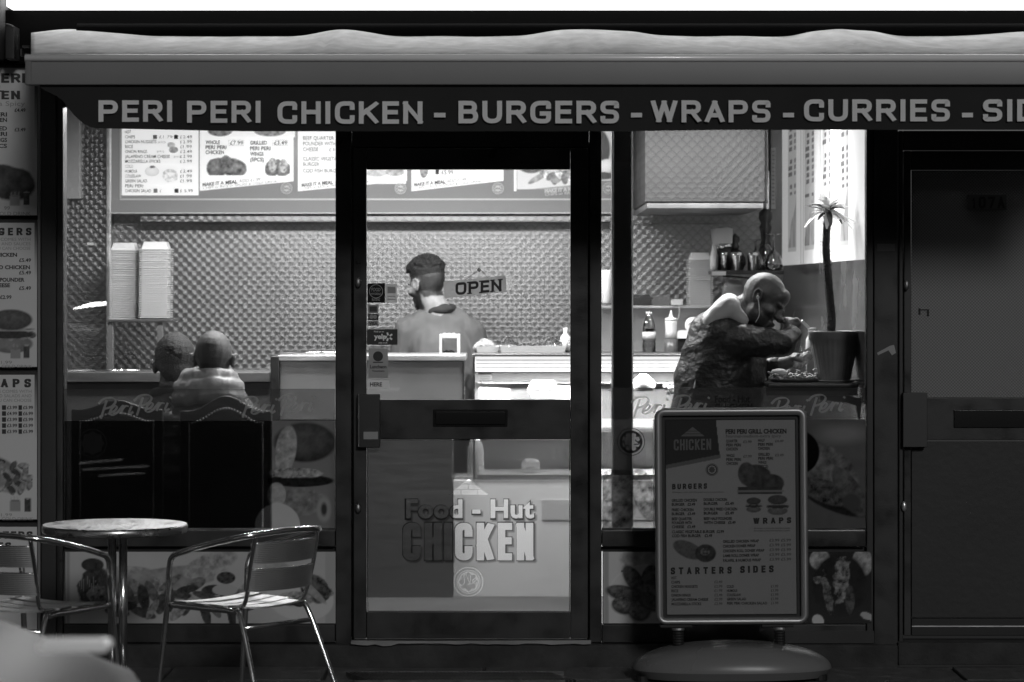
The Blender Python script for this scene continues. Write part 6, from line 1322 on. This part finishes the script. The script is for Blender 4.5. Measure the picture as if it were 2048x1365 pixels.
p._mix(((X_ < 1436+(Yy-841)*.1) & (Yy < 930-(X_-1335)*.19)).astype(float), .035); p._mix((((X_ < 1445) & (Yy >= 930-(X_-1335)*.19)) & (Yy < 938-(X_-1335)*.19)).astype(float), .2)
p.ell(1515, 955, 34, 26, .06, tex=.9, tsc=10, wob=.1); p.ell(1545, 968, 28, 20, .07, tex=.9, tsc=9); p.ell(1496, 948, 18, 24, .09, tex=.9, tsc=9); p.rect(1478, 1568, 974, 990, .05, tex=.8); p.rect(1476, 1572, 981, 986, .36)
burger(p, 1510, 1010, 34, .7); burger(p, 1558, 1010, 46, .8); p.ell(1378, 1100, 34, 17, .16, ang=24, tex=.5, tsc=5); p.ell(1413, 1107, 22, 19, .05, tex=1.3, tsc=5); p.ell(1412, 1104, 10, 8, .2, tex=1.2, tsc=4)
p.build('menu_sheet', M['print_board'], PS, YM)
a, b, c = MB(), MB(), MB(); YQ = YM-.0015
stroke_text(c, 'CHICKEN', 1351, 1426, 879, 901, YQ, t=.17, wid=.46, gap=.12, rad=.2, rise=-1)
c.add([(P(x, y, YQ).x, YQ, P(x, y, YQ).z) for x, y in ((1365, 873), (1413, 873), (1389, 854))], [(0, 1, 2)])
b_l = MB(); 
for q in ((1371, 1407, 867.5, 868.5), (1378, 1400, 862, 863)): b_l.pbox(*q, YQ-.001, YQ-.0005)
tx(a, 'PERI PERI GRILL CHICKEN', 1455, 1577, 859, 868, YQ, .045); tx(b, 'Normal-medium-extra spicy', 1456, 1566, 870, 876, YQ)
for (x, y, ls, pr) in ((1456, 880, ('QUARTER', 'PERI PERI', 'CHICKEN'), '£2.99'), (1520, 879, ('HALF', 'PERI PERI', 'CHICKEN'), '£4.49'), (1456, 909, ('WHOLE', 'PERI PERI', 'CHICKEN'), '£7.99'), (1520, 907, ('GRILLED', 'PERI PERI', 'WINGS', '(5PCS)'), '£3.49')):
    for i, s_ in enumerate(ls): tx(a, s_, x, x+len(s_)*3.3, y+i*8, y+5.6+i*8, YQ, .03)
    tx(b, pr, x+34, x+51, y+2, y+7, YQ, .02)
ring(b, 1427, 940, 12.5, 11.4, YQ); ring(a, 1427, 940, 10.5, 8.5, YQ); star(b, 1427, 940, 7, 5, YQ)
stroke_text(a, 'BURGERS', 1347, 1417, 968, 979, YQ, t=.25, wid=.62, gap=.3, rise=-1)
tx(b, 'All burgers comes with lettuce and sauces you can choose', 1347, 1450, 983, 986, YQ)
for x, y, ls in ((1346, 998, ('GRILLED CHICKEN', 'BURGER   £3.49')), (1410, 997, ('DOUBLE CHICKEN', 'BURGER       £5.49')), (1346, 1017, ('FRIED CHICKEN', 'BURGER   £3.49')), (1410, 1016, ('DOUBLE FRIED CHICKEN', 'BURGER       £5.49')), (1346, 1035, ('BEEF QUARTER', 'POUNDER WITH', 'CHEESE   £3.49')), (1410, 1035, ('BEEF HALF POUNDER', 'WITH CHEESE   £5.49')), (1346, 1061, ('CLASSIC VEGETABLE BURGER  £2.99', 'COD FISH BURGER    £2.49'))):
    for i, s_ in enumerate(ls): tx(a, s_, x, x+len(s_)*3.35, y+i*8, y+5.6+i*8, YQ, .03)
stroke_text(a, 'WRAPS', 1509, 1585, 1037, 1049, YQ, t=.25, wid=.6, gap=.45, rise=-1)
for i in range(2): tx(b, 'All wraps comes with standard salads', 1510, 1582, 1056+i*5, 1059+i*5, YQ)
for i, s_ in enumerate(('GRILLED CHICKEN WRAP', 'CHICKEN DONER WRAP', 'CHICKEN ROLL DONER WRAP', 'LAMB ROLL DONER WRAP', 'FALAFEL & HUMOUS WRAP')): tx(a, s_, 1448, 1448+len(s_)*3.6, 1081+i*9.5, 1086.5+i*9.5, YQ, .03, rise=-1); tx(b, '£3.99 £5.99', 1541, 1584, 1079+i*9.5, 1084.5+i*9.5, YQ, .01)
stroke_text(a, 'STARTERS', 1343, 1465, 1135, 1149, YQ, t=.25, wid=.62, gap=.5, rise=-1); stroke_text(a, 'SIDES', 1482, 1549, 1133, 1147, YQ, t=.25, wid=.6, gap=.42, rise=-1)
for i, (s_, pr) in enumerate((('HOT', ''), ('CHIPS', '£2.49'), ('CHICKEN NUGGETS', '£2.99'), ('RICE', '£1.99'), ('ONION RINGS', '£2.49'), ('JALAPENO CREAM CHEESE', '£2.99'), ('MOZZARELLA STICKS', '£2.99'))):
    y = 1153+i*8.7; tx(a, s_, 1344, 1344+len(s_)*3.5, y, y+5.3, YQ, .025); pr and tx(b, pr, 1430, 1446, y, y+5.3, YQ, .01)
for i, s_ in enumerate(('COLD', 'HUMOUS', 'COLESLAW', 'GREEN SALAD', 'PERI PERI CHICKEN SALAD')): y = 1171+i*8.4; tx(a, s_, 1455, 1455+len(s_)*3.5, y, y+5.2, YQ, .025); tx(b, '£1.99', 1543, 1558, y, y+5.2, YQ, .01)
a.build('lettering', M['ink'], PS); b.build('small_print', mat('print_mid', .12, .6), PS); c.build('pale_lettering', mat('print_pale', .24, .6), PS); b_l.build('roof_line', M['ink'], PS)
MB().pbox(1334, 1596, 839, 1231, YS-.002, YS).build('cover', glass_mat('acrylic_cover', .86, .8, rough=.05), PS)
for x in (1357, 1560):
    m = MB(); m.pbox(x-36, x+28, 1249.5, 1256, YS-.0, YS+.05); m.build('bracket', M['rubber'], PS, bevel=.003)
    m = MB(); q = P(x, 1290, YS+.02); m.lathe([(0.024, i*.0055) if i % 2 else (.0215, i*.0055) for i in range(11)], q, 16); m.build('spring', M['rubber'], PS); m = MB(); m.lathe([(.022, 0), (.026, .004), (.026, .012)], P(x, 1256+5, YS+.02), 16); m.build('collar', M['alu'], PS)
# rounded water-filled base
nx_, ny_ = 60, 28; vs = []; xa, xb = PX(1264, YS), PX(1664, YS); zb_ = .0
for j in range(ny_+1):
    for i in range(nx_+1):
        an = 2*math.pi*i/nx_; q = j/ny_; th = q*math.pi*.5
        ex, ey = .5*(xb-xa), .24; r_ = math.cos(th)**.55 if j < ny_ else 0.; x_ = (xa+xb)/2 + ex*r_*math.copysign(abs(math.cos(an))**.85, math.cos(an)); y_ = YS+.03 + ey*r_*math.copysign(abs(math.sin(an))**.9, math.sin(an))
        u = (x_-(xa+xb)/2)/ex; z_ = .045 + (PZ(1285, YS)-.045)*(math.sin(th)**1.0)*(1-.22*u*u) ; vs.append((x_, y_, z_))
m = MB(); m.add(vs, [(j*(nx_+1)+i, j*(nx_+1)+i+1, (j+1)*(nx_+1)+i+1, (j+1)*(nx_+1)+i) for j in range(ny_) for i in range(nx_)])
lo = [(x_, y_, .012) for x_, y_, z_ in [( (xa+xb)/2+(v[0]-(xa+xb)/2)*.93, YS+.03+(v[1]-YS-.03)*.9, 0) for v in vs[:nx_+1]]]; m.add(vs[:nx_+1]+lo, [(i+nx_+1, i+nx_+2, i+1, i) for i in range(nx_)])
m.build('water_base', mat('base_plastic', .2, .28, rvar=.06, vscale=3), PS, smooth=True)
for x in (1285, 1640): m = MB(); q = P(x, 1340, YS-.05); m.lathe([(0, 0), (.03, 0), (.03, .022), (0, .022)], (q.x, YS-.05, .001), 14); m.build('foot', M['rubber'], PS)
PS.rotation_euler = (R(-1.5), R(-.35), 0)

# ------------------------------------------------------------------ floor grate before the door
DG = thing('door_grate', 'metal boot grate set in the pavement before the shop door', 'grate', (PX(930, -.5), -.5, 0)); gx0, gx1 = PX(715, -.4), PX(1128, -.4)
MB().box(gx0, gx1, -.62, -.34, .001, .006).build('pan', M['rubber'], DG); bar_me = None
for i in range(54):
    x = gx0 + (gx1-gx0)*(i+.5)/54
    if bar_me is None: m = MB(); m.X = Matrix.Translation((0, 0, 0)) @ Matrix.Rotation(R(25), 4, 'Z'); m.box(-.0025, .0025, -.13, .13, 0, .017); m.X = None; o = m.build('bar', M['mat_metal'], DG, base=(0, 0, 0)); bar_me = o.data
    else: o = bpy.data.objects.new('bar', bar_me); col.objects.link(o); o.parent = DG
    o.location = Vector((x, -.48, .0062)) - BASE[DG.name]
for y in (-.62, -.345): MB().box(gx0, gx1, y, y+.006, .0065, .024).build('edge_bar', M['mat_metal'], DG)

# ------------------------------------------------------------------ passing car close to the camera, lower left
CR = thing('parked_car', 'dark car bonnet blurred in the bottom left corner', 'car', (-2.9, -5.9, -.12)); yc, g0 = -5.9, -.12
prof = [(-5.0,.45),(-5.02,.75),(-4.9,.98),(-4.5,1.08),(-4.2,1.42),(-3.3,1.50),(-2.5,1.42),(-1.75,.97),(-1.24,.89),(-.93,.79),(-.83,.64),(-.80,.42),(-.9,.28),(-4.9,.28)]
n = len(prof); rows_ = []
for dy, sx_, sz in ((-.86, .985, .0), (-.80, 1., .0), (-.74, 1., .03), (0, 1., .07), (.74, 1., .03), (.80, 1., .0), (.86, .985, .0)):
    rows_.append([(-2.9+(x+2.9)*sx_, yc+dy+(.14 if z > 1.2 and dy < -.5 else (-.14 if z > 1.2 and dy > .5 else 0)), g0+z+(sz if z > .8 else 0)) for x, z in prof])
m = MB(); m.add([v for r_ in rows_ for v in r_], [(l*n+i, (l+1)*n+i, (l+1)*n+(i+1) % n, l*n+(i+1) % n) for l in range(6) for i in range(n)] + [tuple(range(n)), tuple(6*n+i for i in range(n-1, -1, -1))])
bo = m.build('body', M['carpaint'], CR, bevel=.03)
for x, s_ in ((-1.55, -1), (-4.2, -1), (-1.55, 1), (-4.2, 1)):
    y = yc + s_*.8; m = MB(); m.tube([(x, y-.1*s_, g0+.31), (x, y+.08*s_, g0+.31)], .31, 28); ty = m.build('wheel', M['tyre'], CR, smooth=False, bevel=.02); m = MB(); m.tube([(x, y+.075*s_, g0+.31), (x, y+.085*s_, g0+.31)], .2, 24); m.build('rim', M['alu'], ty)
m = MB(); m.box(PX(72, -6.78), PX(216, -6.78), -6.785, -6.7, PZ(1307, -6.78), PZ(1284, -6.78)); m.build('headlight', mat('lamp_glass', .6, .3, emit=.22), CR, bevel=.012)
for x0_, x1_, z_ in ((-2.62, -2.36, .545), (-2.60, -2.2, .505), (-2.50, -2.22, .468)):
    m = MB(); m.add([(x0_, yc+.875, z_), (x1_, yc+.875, z_+.02), (x1_, yc+.875, z_+.034), (x0_, yc+.875, z_+.012), (x0_, yc+.862, z_), (x1_, yc+.862, z_+.02), (x1_, yc+.862, z_+.034), (x0_, yc+.862, z_+.012)], [(0,1,2,3),(7,6,5,4),(0,4,5,1),(1,5,6,2),(2,6,7,3),(3,7,4,0)]); m.build('streak_lamp', mat('lit_streak_lamp', .9, .4, emit=26.), CR)  # unseen glowing strips, added and shaped to reflect as streaks in the left window
m = MB(); m.box(-2.86, -2.54, yc-.06, yc+.04, 1.44, 1.53); rl = m.build('roof_streak_box', M['black'], CR, bevel=.008); m = MB(); m.prism([(-2.79, 1.478), (-2.58, 1.505), (-2.575, 1.524), (-2.68, 1.515)], yc+.0405, yc+.052); m.build('roof_streak_lamp', mat('lit_roof_streak', .9, .4, emit=26.), rl)  # unseen roof box and glowing strip, added for the upper streak in the glass
for s_ in (-1, 1): m = MB(); y = yc+s_*.735; m.add([(-4.15, y-.005*s_, g0+1.36), (-2.62, y-.005*s_, g0+1.36), (-2.02, yc+s_*.872, g0+1.06), (-4.42, yc+s_*.872, g0+1.08)], [(0, 1, 2, 3)]); m.build('side_window', M['black'], CR)
